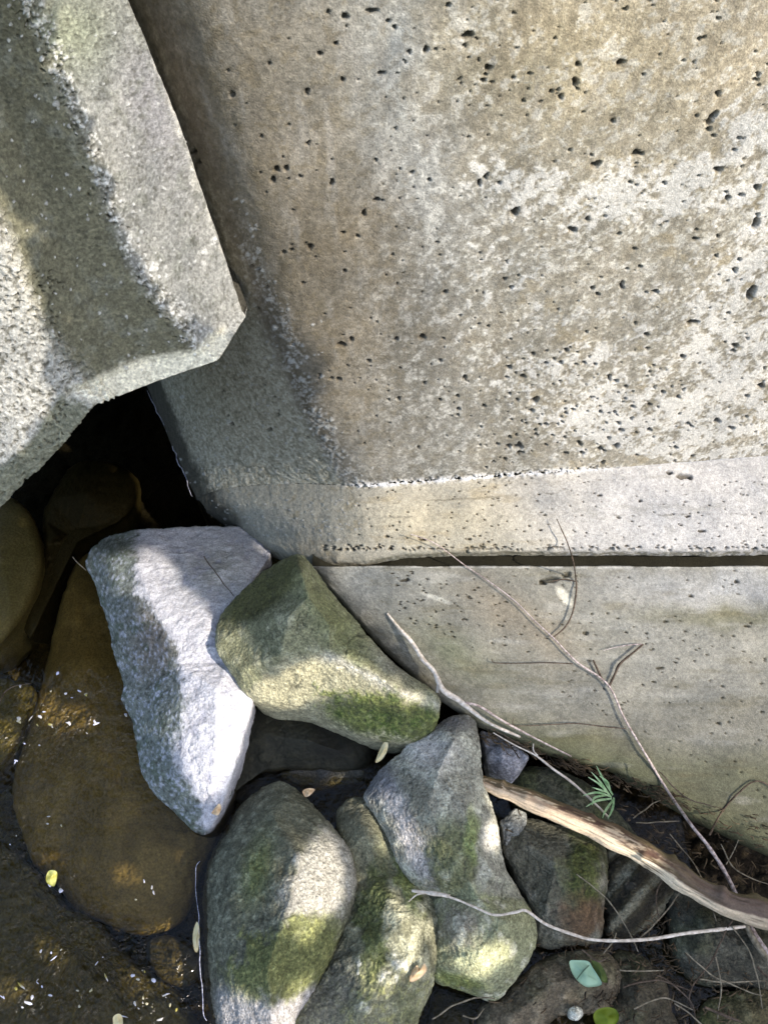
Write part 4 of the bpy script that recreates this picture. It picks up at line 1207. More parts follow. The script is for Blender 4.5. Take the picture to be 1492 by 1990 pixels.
twig('pale_twig', 'thin white curved twig lying across the spotted boulder to the right', 'twig',
     [(794, 1752, .09), (812, 1738, .10), (836, 1737, .115), (878, 1745, .13), (920, 1762, .135), (960, 1778, .14), (1000, 1773, .14), (1022, 1770, .14), (1060, 1796, .13), (1110, 1815, .125), (1150, 1826, .12), (1210, 1828, .12),
      (1270, 1824, .115), (1330, 1814, .11), (1400, 1806, .10), (1447, 1800, .09)],
     [.0009, .0016, .0018, .0022, .0022, .0024, .0026, .0028], M_TWIGP,
     [([(800, 1731, .11), (840, 1736, .122), (874, 1741, .13)], [.002, .004, .002], M_TWIGP)])
twig('curved_stick', 'pale forked stick lying along the shaded edge of the footing beside the mossy stone', 'stick',
     [(752, 1192, .205), (775, 1220, .20), (800, 1248, .195), (822, 1282, .185), (843, 1305, .18), (860, 1340, .175), (890, 1360, .165), (905, 1372, .16), (950, 1405, .145), (1010, 1432, .125)],
     [.0018, .0030, .0036, .0042, .0044, .0052, .0050, .003, .002], M_TWIGP,
     [([(862, 1340, .172), (852, 1332, .165), (850, 1346, .16)], [.004, .003], M_TWIGP), ([(895, 1365, .165), (930, 1372, .155), (975, 1400, .14), (1040, 1435, .12), (1110, 1470, .10)], [.0025, .002, .0012], M_TWIG)])
twig('white_rootlet', 'thin white rootlet running from the tall boulder down to the green tuft', 'twig',
     [(958, 1424, .13), (1000, 1448, .12), (1040, 1468, .115), (1075, 1495, .11), (1105, 1516, .10), (1135, 1542, .095), (1160, 1566, .09), (1182, 1588, .085)],
     [.0008, .0012, .0022, .0022, .002, .0016], M_TWIGP,
     [([(1044, 1468, .115), (1036, 1458, .12), (1036, 1445, .125)], [.0014, .0008], M_TWIGP), ([(940, 1410, .13), (985, 1432, .125), (1040, 1465, .116)], [.0007, .001], M_TWIGD)])
twig('dead_stem', 'pale bent stem at the right edge leaving the underside of the driftwood', 'twig',
     [(1446, 1770, .09), (1450, 1800, .09), (1470, 1836, .085), (1500, 1880, .08), (1530, 1925, .07)], [.004, .0045, .005, .005], M_STEM)

# driftwood
dl = [(936, 1520, .105), (965, 1530, .108), (1000, 1542, .112), (1060, 1568, .118), (1130, 1598, .122), (1190, 1626, .125), (1245, 1655, .125), (1300, 1690, .122), (1350, 1724, .118), (1420, 1758, .112), (1492, 1778, .105), (1600, 1815, .10)]
Pd_ = catmull(w_z(*np.array(dl, float).T), 260)
rd = np.interp(np.linspace(0, 1, 260), [0, .04, .12, .3, .5, .7, .85, 1], [.007, .010, .013, .0155, .0175, .019, .020, .021])
T = np.gradient(Pd_, axis=0); T /= np.linalg.norm(T, axis=1, keepdims=True)
Sx = np.cross(T, np.array([0, .3, 1.0])); Sx /= np.linalg.norm(Sx, axis=1, keepdims=True); Sy = np.cross(Sx, T)
nsd = 72
aa = np.arange(nsd) / nsd * 2 * np.pi
sN = np.linspace(0, 1, 260)[:, None]
cyl = np.stack([np.broadcast_to(np.cos(aa)[None, :] * .6, (260, nsd)), np.broadcast_to(np.sin(aa)[None, :] * .6, (260, nsd)), np.broadcast_to(sN * 2.2, (260, nsd))], -1)
fib = fbm(cyl * np.array([1, 1, .35]), 7, 5, .6, seed=91); fib2 = fbm(cyl * np.array([1, 1, .5]), 22, 3, .6, seed=92)
knots = sum(np.exp(-((sN - k0) / .012) ** 2) * np.exp(-(((aa[None, :] - a0 + np.pi) % (2 * np.pi) - np.pi) / .5) ** 2) * h0 for k0, a0, h0 in [(.22, 1.2, .35), (.38, 2.2, .3), (.55, .8, .4), (.63, 2.6, .35), (.78, 1.6, .5), (.88, 2.9, .3), (.12, 2.0, .25)])
rr_ = rd[:, None] * (1 + .10 * np.cos(2 * aa + 1 + 3 * sN) + .14 * fib + .08 * fib2 + knots + .06 * np.sin(sN * 31) + .05 * np.sin(sN * 57 + 1))
VD = Pd_[:, None] + rr_[..., None] * (np.cos(aa)[None, :, None] * Sx[:, None] + np.sin(aa)[None, :, None] * Sy[:, None])
# angle that faces the lower side of the picture = +Sx or -Sx side towards -Y
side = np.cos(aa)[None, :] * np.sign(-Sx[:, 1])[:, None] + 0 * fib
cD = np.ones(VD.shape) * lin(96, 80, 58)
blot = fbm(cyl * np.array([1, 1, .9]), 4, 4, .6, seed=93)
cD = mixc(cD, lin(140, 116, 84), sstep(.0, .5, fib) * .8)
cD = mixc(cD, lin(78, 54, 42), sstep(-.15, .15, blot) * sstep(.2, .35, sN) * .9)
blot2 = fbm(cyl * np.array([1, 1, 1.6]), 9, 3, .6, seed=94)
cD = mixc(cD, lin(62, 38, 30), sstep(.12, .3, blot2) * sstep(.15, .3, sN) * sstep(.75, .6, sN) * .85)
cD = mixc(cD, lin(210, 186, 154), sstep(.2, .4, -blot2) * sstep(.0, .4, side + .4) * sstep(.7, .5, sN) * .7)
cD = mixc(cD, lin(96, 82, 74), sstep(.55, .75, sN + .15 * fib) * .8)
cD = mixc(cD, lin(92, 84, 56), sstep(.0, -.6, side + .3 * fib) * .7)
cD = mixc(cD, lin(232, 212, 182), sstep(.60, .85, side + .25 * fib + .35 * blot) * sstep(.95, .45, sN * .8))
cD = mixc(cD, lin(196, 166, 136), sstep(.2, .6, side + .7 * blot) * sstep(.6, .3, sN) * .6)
cD = mixc(cD, lin(60, 48, 38), sstep(.35, .8, -fib2) * .5)
M_WOOD = painted('weathered_wood', grain=.2, grain_scale=300, bump=.0008, bump_scale=200, rough=.8)
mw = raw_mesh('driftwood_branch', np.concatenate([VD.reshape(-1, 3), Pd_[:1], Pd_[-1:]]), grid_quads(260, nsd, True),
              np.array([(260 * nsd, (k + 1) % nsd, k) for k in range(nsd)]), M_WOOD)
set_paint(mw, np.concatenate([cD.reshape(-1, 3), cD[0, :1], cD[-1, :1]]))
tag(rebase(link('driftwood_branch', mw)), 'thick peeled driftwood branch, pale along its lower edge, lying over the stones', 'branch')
# broken brown shard beside its tip
shard = rock('wood_shard', 'flat brown shard of rotten wood at the thin tip of the driftwood', 'wood shard',
     [(938, 1508, .11), (975, 1518, .11), (1012, 1530, .112), (1012, 1546, .11), (975, 1542, .11), (944, 1528, .11)], [(975, 1530, .122)],
     lambda px, py, a, b, c, d, P: mixc(np.ones(P.shape) * lin(120, 92, 58), lin(72, 54, 36), sstep(0, .6, d)), edge=.004, bottom=.03, amp=.4, seed=30, nr=24, mat=M_WOOD, angular=True)


def leaf_mesh(name, outline, mat, z, vein=None, curl=.004):
    """A thin curled leaf lying at height z; outline in photo positions."""
    O = catmull(np.array(outline, float), 36, closed=True)
    c = O.mean(0)
    rings = [O * s_ + c * (1 - s_) for s_ in (1.0, .75, .5, .25)]
    V = []
    for k, R_ in enumerate(rings):
        zz = z + curl * (1 - [1, .75, .5, .25][k]) + .0015 * np.sin(np.arange(36) / 36 * 12)
        V.append(w_z(R_[:, 0], R_[:, 1], zz))
    V.append(w_z(c[0], c[1], z + curl)[None])
    top = np.concatenate(V)
    bot_ = top - np.array([0, 0, .0006])
    q = grid_quads(4, 36, True)
    tri_ = [(144, 108 + k, 108 + (k + 1) % 36) for k in range(36)]
    n = len(top)
    q2 = q[:, ::-1] + n
    t2 = [(a + n, c_ + n, b + n) for a, b, c_ in tri_]
    rim_ = np.array([(k, (k + 1) % 36, n + (k + 1) % 36, n + k) for k in range(36)])
    return raw_mesh(name, np.concatenate([top, bot_]), np.concatenate([q, q2, rim_]), np.array(tri_ + t2), mat)

M_MINT = simple_mat('mint_leaf', lin(140, 178, 150), lin(164, 200, 172), 40, .55, translucent=.2)
M_GREEN = simple_mat('green_leaf', lin(92, 112, 20), lin(116, 134, 36), 40, .5, translucent=.25)
M_DKGREEN = simple_mat('deep_green_leaf', lin(62, 80, 34), lin(84, 100, 48), 60, .6, translucent=.2)
M_YEL = simple_mat('fallen_yellow_leaf', lin(214, 200, 150), lin(240, 230, 190), 60, .6, translucent=.2)
M_TAN = simple_mat('fallen_tan_leaf', lin(196, 158, 118), lin(230, 206, 170), 80, .7, translucent=.1)
M_VEIN = simple_mat('leaf_vein', lin(70, 96, 76), lin(84, 110, 90), 40, .6)

def leaf(label, outline, mat, z, vein=None, curl=.004, cat='leaf', name='leaf'):
    o_ = link(name, leaf_mesh(name, outline, mat, z, curl=curl))
    rebase(o_)
    tag(o_, label, cat)
    if vein:
        v_ = link('midrib', tube_mesh('midrib', [(a, b, z + curl + .001) for a, b in vein], [.0008, .0008, .0006], M_VEIN, ns=5))
        set_parent_keep(v_, o_)
    return o_

leaf('mint green leaf with a dark midrib lying on the brownish stone', [(1106, 1868), (1120, 1866), (1142, 1868), (1152, 1882), (1166, 1904), (1168, 1914), (1150, 1918), (1136, 1917), (1120, 1904), (1110, 1888)], M_MINT, .062, [(1120, 1903), (1132, 1888), (1144, 1876)])
leaf('deep green leaf half under the mint green one', [(1148, 1868), (1164, 1872), (1176, 1890), (1180, 1908), (1170, 1908), (1160, 1895)], M_DKGREEN, .058)
leaf('round olive green leaf at the bottom edge right of a white pebble', [(1152, 1975), (1160, 1962), (1180, 1957), (1196, 1962), (1202, 1974), (1198, 1988), (1180, 1998), (1160, 1994)], M_GREEN, .05)
leaf('cream leaf standing in the black gap under the mossy stone', [(745, 1444), (754, 1444), (752, 1460), (742, 1476), (730, 1482), (734, 1466)], M_YEL, .09)
leaf('tiny tan leaf above the tip of the long boulder', [(588, 1538), (598, 1532), (612, 1534), (604, 1544), (594, 1549)], M_TAN, .06)
leaf('curled tan leaf on the column boulder near the bottom', [(796, 1906), (800, 1888), (810, 1876), (816, 1882), (824, 1872), (830, 1884), (820, 1898), (804, 1908)], M_TAN, .095, curl=.012)
leaf('upright pale leaf in the water against the long boulder', [(382, 1792), (387, 1800), (388, 1825), (384, 1850), (377, 1844), (375, 1815)], M_YEL, .004, curl=.003)
leaf('small olive leaf at the lower tip of the slab stone', [(438, 1536), (446, 1528), (452, 1536), (446, 1552), (438, 1558), (434, 1546)], M_DKGREEN, .03)
leaf('tan leaf fragment caught on the lower tip of the slab stone', [(412, 1578), (426, 1562), (430, 1572), (424, 1584), (414, 1582)], M_TAN, .07)
leaf('pale leaf floating at the bottom edge of the water', [(220, 1978), (230, 1970), (238, 1976), (238, 1996), (224, 2000)], M_YEL, .004, curl=.002)
leaf('yellow leaf floating on dark water at the lower left', [(96, 1692), (108, 1692), (112, 1700), (106, 1722), (92, 1716), (90, 1704)], simple_mat('yellow_green_leaf', lin(180, 170, 70), lin(226, 220, 130), 90, .4), .003, curl=.002)
pbl = rock('pebble', 'small round white pebble on the brownish stone at the bottom edge', 'pebble',
     [(1104, 1962, .04), (1116, 1954, .04), (1130, 1960, .04), (1132, 1974, .04), (1120, 1984, .04), (1106, 1978, .04)], [(1118, 1968, .055)],
     lambda px, py, a, b, c, d, P: np.ones(P.shape) * lin(206, 210, 204), edge=.01, bottom=.03, amp=.2, seed=31, nr=24)

# green tuft
tf = empty('grass_tuft', tuple(float(v) for v in w_z(1180, 1555, .05)))
tag(tf, 'small tuft of narrow green blades growing under the edge of the footing', 'grass tuft')
blades = [((1188, 1550), (1165, 1525), (1142, 1510)), ((1186, 1548), (1160, 1540), (1132, 1546)), ((1190, 1545), (1172, 1515), (1158, 1488)), ((1188, 1552), (1160, 1556), (1138, 1568)), ((1184, 1545), (1166, 1520), (1148, 1500)),
          ((1190, 1555), (1176, 1575), (1170, 1590)), ((1180, 1545), (1155, 1550), (1150, 1565)), ((1192, 1550), (1190, 1570), (1180, 1592)), ((1186, 1540), (1180, 1520), (1164, 1508)), ((1180, 1540), (1168, 1536), (1150, 1530))]
M_BLADE = simple_mat('grass_blade', lin(120, 164, 116), lin(176, 206, 164), 90, .5, translucent=.2)
for k, bl in enumerate(blades):
    zz = [.07, .10, .115]
    Pc = catmull(w_z([p[0] for p in bl], [p[1] for p in bl], zz), 12)
    wd = np.interp(np.linspace(0, 1, 12), [0, .5, 1], [.0016, .0020, .0004])
    sd_ = np.cross(np.gradient(Pc, axis=0), [0, 0, 1.0]); sd_ /= np.maximum(np.linalg.norm(sd_, axis=1, keepdims=True), 1e-6)
    V = np.stack([Pc - sd_ * wd[:, None], Pc + np.array([0, 0, .0008]), Pc + sd_ * wd[:, None]], 1)
    o_ = link('blade', raw_mesh('blade', V.reshape(-1, 3), grid_quads(12, 3), np.zeros((0, 3), int), M_BLADE)); set_parent_keep(o_, tf)

# stray stems across the lower right
ST = [([(1203, 1885), (1290, 1886)], 'short straight pale stem across the black slot at the bottom right'),
      ([(1275, 1896), (1300, 1908), (1340, 1945), (1352, 1985)], 'thin jointed stem hanging down the black slot, lower right'),
      ([(1358, 1904), (1420, 1909), (1488, 1906)], 'long horizontal stem below the broad dark grey stone'),
      ([(1328, 1722), (1290, 1775), (1250, 1815), (1230, 1832)], 'hair thin stem slanting beside the ridged stone'),
      ([(1430, 1770), (1400, 1830), (1380, 1870), (1340, 1925), (1342, 1960)], 'thin stem running down over the broad dark grey stone'),
      ([(1230, 1590), (1262, 1566), (1282, 1556)], 'thin stem in the dark between driftwood and footing edge'),
      ([(1236, 1600), (1290, 1597), (1320, 1596)], 'straight stem in the dark hollow above the driftwood'),
      ([(1368, 1958), (1400, 1970), (1440, 1985)], 'pale stem lying on the corner stone'),
      ([(840, 1982), (880, 1955), (925, 1940), (960, 1940)], 'pale stem in the gap under the spotted boulder'),
      ([(900, 1972), (925, 1978), (940, 1960)], 'short forked stem below the spotted boulder'),
      ([(1470, 1878), (1492, 1902), (1520, 1920)], 'thick pale stem end at the right edge'),
      ([(1310, 1950), (1345, 1975), (1375, 2000)], 'stem crossing the bottom edge left of the corner stone'),
      ([(1170, 1855), (1190, 1830), (1196, 1812)], 'little upright stem beside the ridged stone'),
      ([(1280, 1500), (1330, 1548), (1390, 1570)], 'faint rootlet on the footing above its dark edge'),
      ([(0, 1365), (10, 1345), (30, 1332), (60, 1328)], 'thin dark stem curving over the sunken olive stone'),
      ([(142, 1082), (152, 1094), (168, 1108)], 'yellowish thread beside the top corner of the slab stone'),
      ([(396, 1080), (425, 1120), (455, 1158)], 'thin pale stem lying across the top of the slab stone')]
for (pts_, lab_) in [([(1120, 1700), (1190, 1760), (1240, 1850)], 'thin stem falling across the ridged stone towards the bottom'),
        ([(1300, 1620), (1360, 1700), (1390, 1790)], 'thin stem passing beneath the driftwood near its middle'),
        ([(1210, 1920), (1270, 1905), (1340, 1925)], 'stem lying left to right over the dark rough bottom stone'),
        ([(1330, 1850), (1390, 1900), (1480, 1935)], 'stem slanting down over the front of the broad dark stone'),
        ([(1400, 1640), (1430, 1690), (1492, 1720)], 'stem in the dark between driftwood and footing at the right edge'),
        ([(1130, 1845), (1160, 1868), (1180, 1860)], 'hooked little stem above the mint green leaf'),
        ([(1390, 1860), (1400, 1920), (1392, 1980)], 'upright stem near the lower right corner'),
        ([(1230, 1960), (1290, 1940), (1350, 1965)], 'stem along the bottom edge between two dark stones'),
        ([(1290, 1700), (1275, 1740), (1280, 1790)], 'short stem leaning on the right flank of the ridged stone'),
        ([(1420, 1800), (1460, 1860), (1480, 1960)], 'thin bowed stem at the right edge above the corner stone')]:
    ST.append((pts_, lab_))
for k, (pts, lab) in enumerate(ST):
    zs = .10 if pts[0][1] > 1560 and pts[0][0] > 800 else .01
    if k in (13,): zs = .12
    if k in (5, 6): zs = .07
    if k == 16: zs = .135
    if k == 15: zs = .04
    if k == 14: zs = .01
    p3 = [(a, b, zs) for a, b in pts]
    if len(p3) == 2: p3 = [p3[0], ((p3[0][0] + p3[1][0]) / 2, (p3[0][1] + p3[1][1]) / 2 + 1, zs), p3[1]]
    r_ = .0022 if k in (7, 10) else .0011
    o_ = link('dry_stem', tube_mesh('dry_stem', p3, [r_, r_ * 1.1, r_ * .7], M_TWIGD if k == 14 or k % 3 == 1 else M_STEM, ns=6, wob=.0012, seed=k))
    tag(rebase(o_), lab, 'stem', 'stray dry stems')

# matted plant litter in the lower right: nobody could count it
lv, lq, ofs = [], [], 0
for k in range(1700):
    if random.random() < .72:
        x, y = random.gauss(1270, 140), random.gauss(1850, 110)
    else:
        s_ = random.random(); x = 930 + 560 * s_ + random.gauss(0, 10); y = 1424 + 190 * s_ + random.gauss(0, 6)
        if x > 1330: continue
    if not (900 < x < 1600): continue
    if y > 1650 and random.random() < .12: x, y = random.uniform(1180, 1500), random.uniform(1560, 1720)
    a = random.uniform(0, math.pi) if y > 1650 else random.gauss(.45, .35)
    l_ = random.uniform(4, 22)
    z0 = random.uniform(.0, .05) if y > 1650 else .085 - .06 * max(0, (x - 1000) / 500) + random.uniform(-.01, .015)
    p3 = w_z([x, x + l_ * .5 * math.cos(a) + random.gauss(0, 2), x + l_ * math.cos(a)], [y, y + l_ * .5 * math.sin(a) + random.gauss(0, 2), y + l_ * math.sin(a)], [z0, z0 + random.uniform(0, .01), z0])
    P5 = catmull(p3, 5)
    r_ = random.uniform(.0005, .0013)
    T_ = np.gradient(P5, axis=0); S1 = np.cross(T_, [0, 0, 1.0]); S1 /= np.linalg.norm(S1, axis=1, keepdims=True)
    S2 = np.cross(S1, T_); S2 /= np.maximum(np.linalg.norm(S2, axis=1, keepdims=True), 1e-9)
    V = np.stack([P5 + r_ * S1, P5 + r_ * S2, P5 - r_ * S1, P5 - r_ * S2], 1)
    lv.append(V.reshape(-1, 3)); lq.append(grid_quads(5, 4, True) + ofs); ofs += 20
lo_ = link('plant_litter', raw_mesh('plant_litter', np.concatenate(lv), np.concatenate(lq), np.zeros((0, 3), int), simple_mat('litter', lin(34, 27, 20), lin(104, 88, 68), 25, .9)))
tag(lo_, 'matted dead rootlets and stalks between the stones', kind='stuff')

# thin pale tubes standing for the bright highlight along the waterline
M_HIGHLIGHT = simple_mat('highlight', lin(110, 115, 140), lin(215, 218, 232), 220, .5)
fm = empty('highlight_line', tuple(float(v) for v in w_z(335, 870, 0)))
tag(fm, 'thin white line for the waterline highlight on black water along the foot of the wall', 'highlight line')
o_ = link('highlight', tube_mesh('highlight', [(286, 758, .004), (300, 785, .004), (322, 835, .004), (345, 890, .004), (362, 930, .004), (374, 964, .004)], [.0003, .0010, .0005, .0011, .0009, .0004], M_HIGHLIGHT, ns=6, wob=.004)); set_parent_keep(o_, fm)
fm = empty('highlight_line', tuple(float(v) for v in w_z(388, 1800, 0)))
tag(fm, 'thin white line for the waterline highlight on the water along the left side of the long boulder', 'highlight line')
o_ = link('highlight', tube_mesh('highlight', [(390, 1672, .004), (381, 1688, .004), (382, 1740, .004), (387, 1790, .004), (389, 1850, .004), (393, 1920, .004), (396, 1970, .004), (402, 1984, .004)], [.0003, .0007, .0004, .0008, .0005, .0007, .0003], M_HIGHLIGHT, ns=6, wob=.002)); set_parent_keep(o_, fm)

fv, ft, fo = [], [], 0  # pale flecks stand in for glints on the ripples
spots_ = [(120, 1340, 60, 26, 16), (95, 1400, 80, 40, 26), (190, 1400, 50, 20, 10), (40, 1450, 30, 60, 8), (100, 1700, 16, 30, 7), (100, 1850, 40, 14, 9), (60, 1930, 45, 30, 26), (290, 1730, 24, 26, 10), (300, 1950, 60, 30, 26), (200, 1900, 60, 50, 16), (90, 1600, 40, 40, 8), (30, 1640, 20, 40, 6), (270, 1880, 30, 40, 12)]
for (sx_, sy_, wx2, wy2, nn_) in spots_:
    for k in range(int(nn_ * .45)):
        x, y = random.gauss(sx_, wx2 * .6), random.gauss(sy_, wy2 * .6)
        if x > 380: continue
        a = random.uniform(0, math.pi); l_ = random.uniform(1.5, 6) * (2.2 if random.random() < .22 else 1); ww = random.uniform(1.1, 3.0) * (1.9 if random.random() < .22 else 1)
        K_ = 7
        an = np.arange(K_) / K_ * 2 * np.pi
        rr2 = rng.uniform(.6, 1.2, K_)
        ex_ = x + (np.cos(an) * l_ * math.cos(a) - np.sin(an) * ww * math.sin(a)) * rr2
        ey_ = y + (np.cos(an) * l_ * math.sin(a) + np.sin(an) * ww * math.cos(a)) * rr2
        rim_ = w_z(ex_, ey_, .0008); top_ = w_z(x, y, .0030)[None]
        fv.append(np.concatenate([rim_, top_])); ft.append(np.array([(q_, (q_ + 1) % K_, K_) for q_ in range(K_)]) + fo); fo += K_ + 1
m_ff = simple_mat('glint_fleck', lin(150, 140, 70), lin(196, 200, 226), 30, .35)
o_ = link('glint_flecks', raw_mesh('glint_flecks', np.concatenate(fv), np.zeros((0, 4), int), np.concatenate(ft), m_ff))
tag(o_, 'tiny white and yellowish flecks standing for glints on the brown water', kind='stuff')

# ------------------------------------------------------------------ unseen tree, leaves laid out to shape the dappled sun patches, and the woods around
d3 = np.array(SUN_DIR)
e_a = np.cross(d3, [0, 0, 1.0]); e_a /= np.linalg.norm(e_a)
e_b = np.cross(e_a, d3)
def ab(P): return np.stack([P @ e_a, P @ e_b], -1)

def poly_t(pts, t): a = np.array(pts, float); return ab(w_t(a[:, 0], a[:, 1], t))
def poly_z(pts, z): a = np.array(pts, float); return ab(w_z(a[:, 0], a[:, 1], z))
GAPS = [
    poly_t([(-160, 380), (0, 500), (60, 590), (110, 725), (118, 780), (84, 830), (20, 890), (-200, 940)], 0.97),
    poly_z([(255, 1080), (320, 1060), (400, 1180), (425, 1230), (470, 1330), (500, 1360), (480, 1450), (440, 1570), (395, 1540), (340, 1440), (360, 1320), (335, 1230), (270, 1150)], .12),
    poly_z([(490, 1350), (545, 1285), (640, 1275), (700, 1300), (800, 1350), (850, 1372), (760, 1362), (640, 1350), (600, 1385), (540, 1375)], .17),
    poly_z([(520, 1790), (600, 1640), (670, 1640), (700, 1700), (690, 1770), (620, 1815), (560, 1815)], .13),
    poly_z([(400, 2060), (430, 1940), (540, 1950), (620, 1920), (600, 2060)], .10),
    poly_z([(745, 1560), (770, 1540), (800, 1600), (835, 1690), (800, 1690)], .12),
    poly_z([(750, 1730), (800, 1750), (840, 1800), (830, 1880), (790, 1870), (760, 1810)], .10),
    poly_z([(700, 1880), (760, 1880), (770, 1930), (710, 1930)], .10),
    poly_z([(950, 1540), (1130, 1600), (1260, 1665), (1250, 1685), (1110, 1632), (950, 1570)], .12),
    poly_z([(900, 1840), (1000, 1830), (1030, 1860), (950, 1910), (900, 1890)], .11),
    poly_z([(940, 1600), (975, 1600), (975, 1655), (945, 1650)], .11),
    poly_z([(60, 1350), (120, 1350), (110, 1400), (50, 1390)], .0), poly_z([(130, 1390), (200, 1380), (190, 1430), (120, 1440)], .0), poly_z([(0, 1400), (50, 1420), (40, 1470), (0, 1450)], .0),
    poly_z([(90, 1860), (140, 1860), (130, 1900), (80, 1890)], .0), poly_z([(20, 1920), (80, 1930), (70, 1975), (10, 1970)], .0), poly_z([(270, 1920), (330, 1940), (310, 1980), (260, 1960)], .0),
    poly_z([(90, 1690), (115, 1695), (110, 1725), (90, 1715)], .0), poly_z([(270, 1720), (300, 1725), (295, 1750), (265, 1740)], .0),
]
SHADE = [
    ab(w_z([420, 600, 640, 760, 850, 935, 1060, 1200, 1350, 1600, 1750, 1750, -300, -300], [990, 1096, 1142, 1270, 1352, 1414, 1464, 1507, 1597, 1710, 1800, 2120, 2120, 1000],
           [.03, .20, .20, .15, .13, .10, .085, .06, .01, -.02, -.02, 0, 0, 0])),
    ab(w_t([40, 80, 168, 255, 372, 290, 138, 60, -20, -240, -240, 40], [30, 90, 300, 520, 686, 700, 766, 585, 430, 330, -150, -120], [.79, .80, .88, .985, 1.10, 1.08, 1.03, .93, .85, .78, .70, .71])),
    ab(w_z([-400, 60, 260, 300, -400], [900, 850, 845, 1015, 1015], 0)),
]
def inside(poly, x, y):
    c = np.zeros(x.shape, bool)
    j = len(poly) - 1
    for i in range(len(poly)):
        xi, yi = poly[i]; xj, yj = poly[j]
        m = ((yi > y) != (yj > y)) & (x < (xj - xi) * (y - yi) / (yj - yi + 1e-12) + xi)
        c ^= m
        j = i
    return c
ext = ab(np.concatenate([w_z([-100, 1600, -100, 1600], [2050, 2050, 1000, 1000], 0), w_t([0, 1500], [0, 0], .8), w_z([200], [600], 0)]))
lo_ab = ext.min(0) - .12; hi_ab = ext.max(0) + .12
la, lb = np.meshgrid(np.arange(lo_ab[0], hi_ab[0], .021), np.arange(lo_ab[1], hi_ab[1], .021))
la = np.tile(la.ravel(), 3); lb = np.tile(lb.ravel(), 3)
NLF = len(la)
la = la + rng.normal(0, .008, NLF); lb = lb + rng.normal(0, .008, NLF)
ok = np.zeros(NLF, bool)
for g in SHADE: ok |= inside(g, la, lb)
kk = ray_wall(np.array([705, 640, 580, 520, 470, 420, 380, 330, 330, 1700, 1700]), np.array([945, 800, 640, 450, 300, 130, -10, -300, -900, -900, 870]))[0]
OPEN_ = [ab(kk), ab(w_z([705, 1700, 1700, 720, 640], [945, 870, 1064, 1064, 1000], [.35, .35, .30, .28, .27]))]
for g in OPEN_: ok &= ~inside(g, la, lb)
ok[rng.random(NLF) < .0] = False
LL = rng.uniform(.018, .034, NLF)
for g in GAPS:
    near = np.zeros(NLF, bool)
    for k in range(8):
        near |= inside(g, la + np.cos(k * .785) * LL * .5, lb + np.sin(k * .785) * LL * .5)
    ok &= ~near
la, lb, LL = la[ok], lb[ok], LL[ok]
n_ = len(la)
lz = rng.uniform(1.62, 2.1, n_)
base = la[:, None] * e_a + lb[:, None] * e_b
cc = (lz - base[:, 2]) / d3[2]
LP = base + cc[:, None] * d3
th = rng.uniform(0, 2 * np.pi, n_)
ax1 = np.stack([np.cos(th), np.sin(th), rng.uniform(-.5, .5, n_)], -1); ax1 /= np.linalg.norm(ax1, axis=1, keepdims=True)
rv = rng.normal(size=(n_, 3)) * .6 - d3; ax2 = np.cross(ax1, rv); ax2 /= np.linalg.norm(ax2, axis=1, keepdims=True)
nn3 = np.cross(ax1, ax2)
shape = [(-1, 0, 0), (-.3, .62, .12), (.4, .5, .12), (1, 0, 0), (.4, -.5, .12), (-.3, -.62, .12), (0, 0, -.05)]
# higher, thinner leaf layer added to weaken the sun on the concrete
ha, hb = np.meshgrid(np.arange(lo_ab[0] - .2, hi_ab[0] + .2, .028), np.arange(lo_ab[1] - .2, hi_ab[1] + .2, .028))
ha, hb = ha.ravel(), hb.ravel()
ha = np.concatenate([ha, ha + .014]); hb = np.concatenate([hb, hb + .014])
FOOT = ab(w_z([600, 1800, 1800, 1350, 1060, 850, 700], [1098, 1098, 1800, 1620, 1480, 1370, 1220], [.25, .26, 0, .01, .085, .13, .19]))
LEDGE = OPEN_[1]
prob = np.full(len(ha), .46)
prob[inside(FOOT, ha, hb)] = .78
prob[inside(LEDGE, ha, hb)] = .58
bay = np.array([[0, 8, 2, 10], [12, 4, 14, 6], [3, 11, 1, 9], [15, 7, 13, 5]]) / 16 + .03
hi_ = np.round((ha - lo_ab[0]) / .028).astype(int) % 4; hj_ = np.round((hb - lo_ab[1]) / .028).astype(int) % 4
prob[inside(SHADE[0], ha, hb)] = .05
prob[inside(SHADE[1], ha, hb)] = .2
hk = bay[hi_, hj_] < prob
ha, hb = ha[hk], hb[hk]
ha = ha + rng.normal(0, .006, len(ha)); hb = hb + rng.normal(0, .006, len(hb))
hz = rng.uniform(5.2, 6.4, len(ha))
hbase = ha[:, None] * e_a + hb[:, None] * e_b
HP = hbase + ((hz - hbase[:, 2]) / d3[2])[:, None] * d3
LP = np.concatenate([LP, HP]); LL = np.concatenate([LL, rng.uniform(.015, .021, len(ha))])
n_ = len(LP)
th = rng.uniform(0, 2 * np.pi, n_)
ax1 = np.stack([np.cos(th), np.sin(th), rng.uniform(-.5, .5, n_)], -1); ax1 /= np.linalg.norm(ax1, axis=1, keepdims=True)
rv = rng.normal(size=(n_, 3)) * .6 - d3; ax2 = np.cross(ax1, rv); ax2 /= np.linalg.norm(ax2, axis=1, keepdims=True)
nn3 = np.cross(ax1, ax2)
M_CAN = simple_mat('tree_leaf', lin(52, 84, 24), lin(84, 120, 40), 8, .5, translucent=.3)
VL = np.stack([LP + LL[:, None] * (sx * ax1 + sy * ax2 + sz * nn3) for sx, sy, sz in shape], 1)
tri6 = np.array([(6, k, (k + 1) % 6) for k in range(6)])
FL = (np.arange(n_)[:, None, None] * 7 + tri6[None]).reshape(-1, 3)
cx0 = np.array([-1.2, -.3, 1.9])
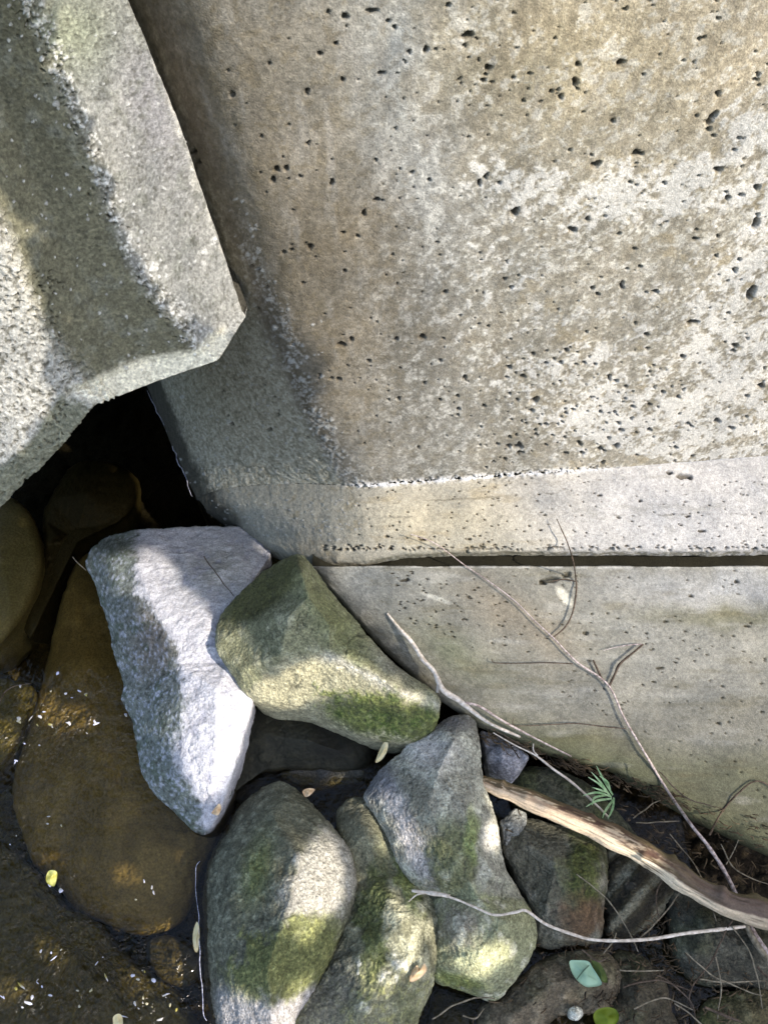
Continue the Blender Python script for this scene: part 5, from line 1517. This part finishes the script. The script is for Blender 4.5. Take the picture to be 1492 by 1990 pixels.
tree = empty('shade_tree', (3.0, -1.9, .3))
tag(tree, 'unseen leafy tree on the right bank, its leaves set to shape the dappled shade', 'tree')
o_ = link('shade_crown', raw_mesh('shade_crown', VL.reshape(-1, 3), np.zeros((0, 4), int), FL, M_CAN, smooth=False)); set_parent_keep(o_, tree); o_['kind'] = 'stuff'
M_BARK = simple_mat('tree_bark', lin(70, 58, 46), lin(110, 96, 80), 12, .9, bump=.004)
o_ = link('trunk', tube_mesh('trunk', None, [.13, .11, .09, .06], M_BARK, ns=14, world=[(3.0, -1.9, -.1), (2.9, -1.8, .8), (2.7, -1.6, 1.7), (2.3, -1.3, 2.3)])); set_parent_keep(o_, tree)  # trunk of the unseen shade tree
for k in range(7):
    e_ = np.array([1.9 - .25 * k + .1 * (k % 2), -1.5 + .06 * k, 2.3 + .05 * k])
    o_ = link('branch', tube_mesh('branch', None, [.035, .014, .005], M_BARK, ns=8, world=[(2.35, -1.35, 2.25), (2.1 - .1 * k, -1.5, 2.38), tuple(e_)])); set_parent_keep(o_, tree)  # branch of the unseen shade tree

# woods round about: low sky is closed off by foliage on all sides
n_ = 9000
az = rng.uniform(0, 2 * np.pi, n_); R_ = rng.uniform(5.0, 8.5, n_); zz = rng.uniform(0.2, 1, n_) ** .8 * 1.5
WPn = np.stack([R_ * np.cos(az), R_ * np.sin(az), zz], -1)
S_ = rng.uniform(.14, .32, n_)
v1 = rng.normal(size=(n_, 3)); v1 /= np.linalg.norm(v1, axis=1, keepdims=True)
v2 = np.cross(v1, rng.normal(size=(n_, 3))); v2 /= np.linalg.norm(v2, axis=1, keepdims=True)
v3 = np.cross(v1, v2)
VL = np.stack([WPn + S_[:, None] * (sx * v1 + sy * v2 + sz * v3) for sx, sy, sz in shape], 1)
FL = (np.arange(n_)[:, None, None] * 7 + tri6[None]).reshape(-1, 3)
o_ = link('woods', raw_mesh('woods', VL.reshape(-1, 3), np.zeros((0, 4), int), FL, M_CAN, smooth=False))
tag(o_, 'dense green woods closing in round the stream', kind='stuff')
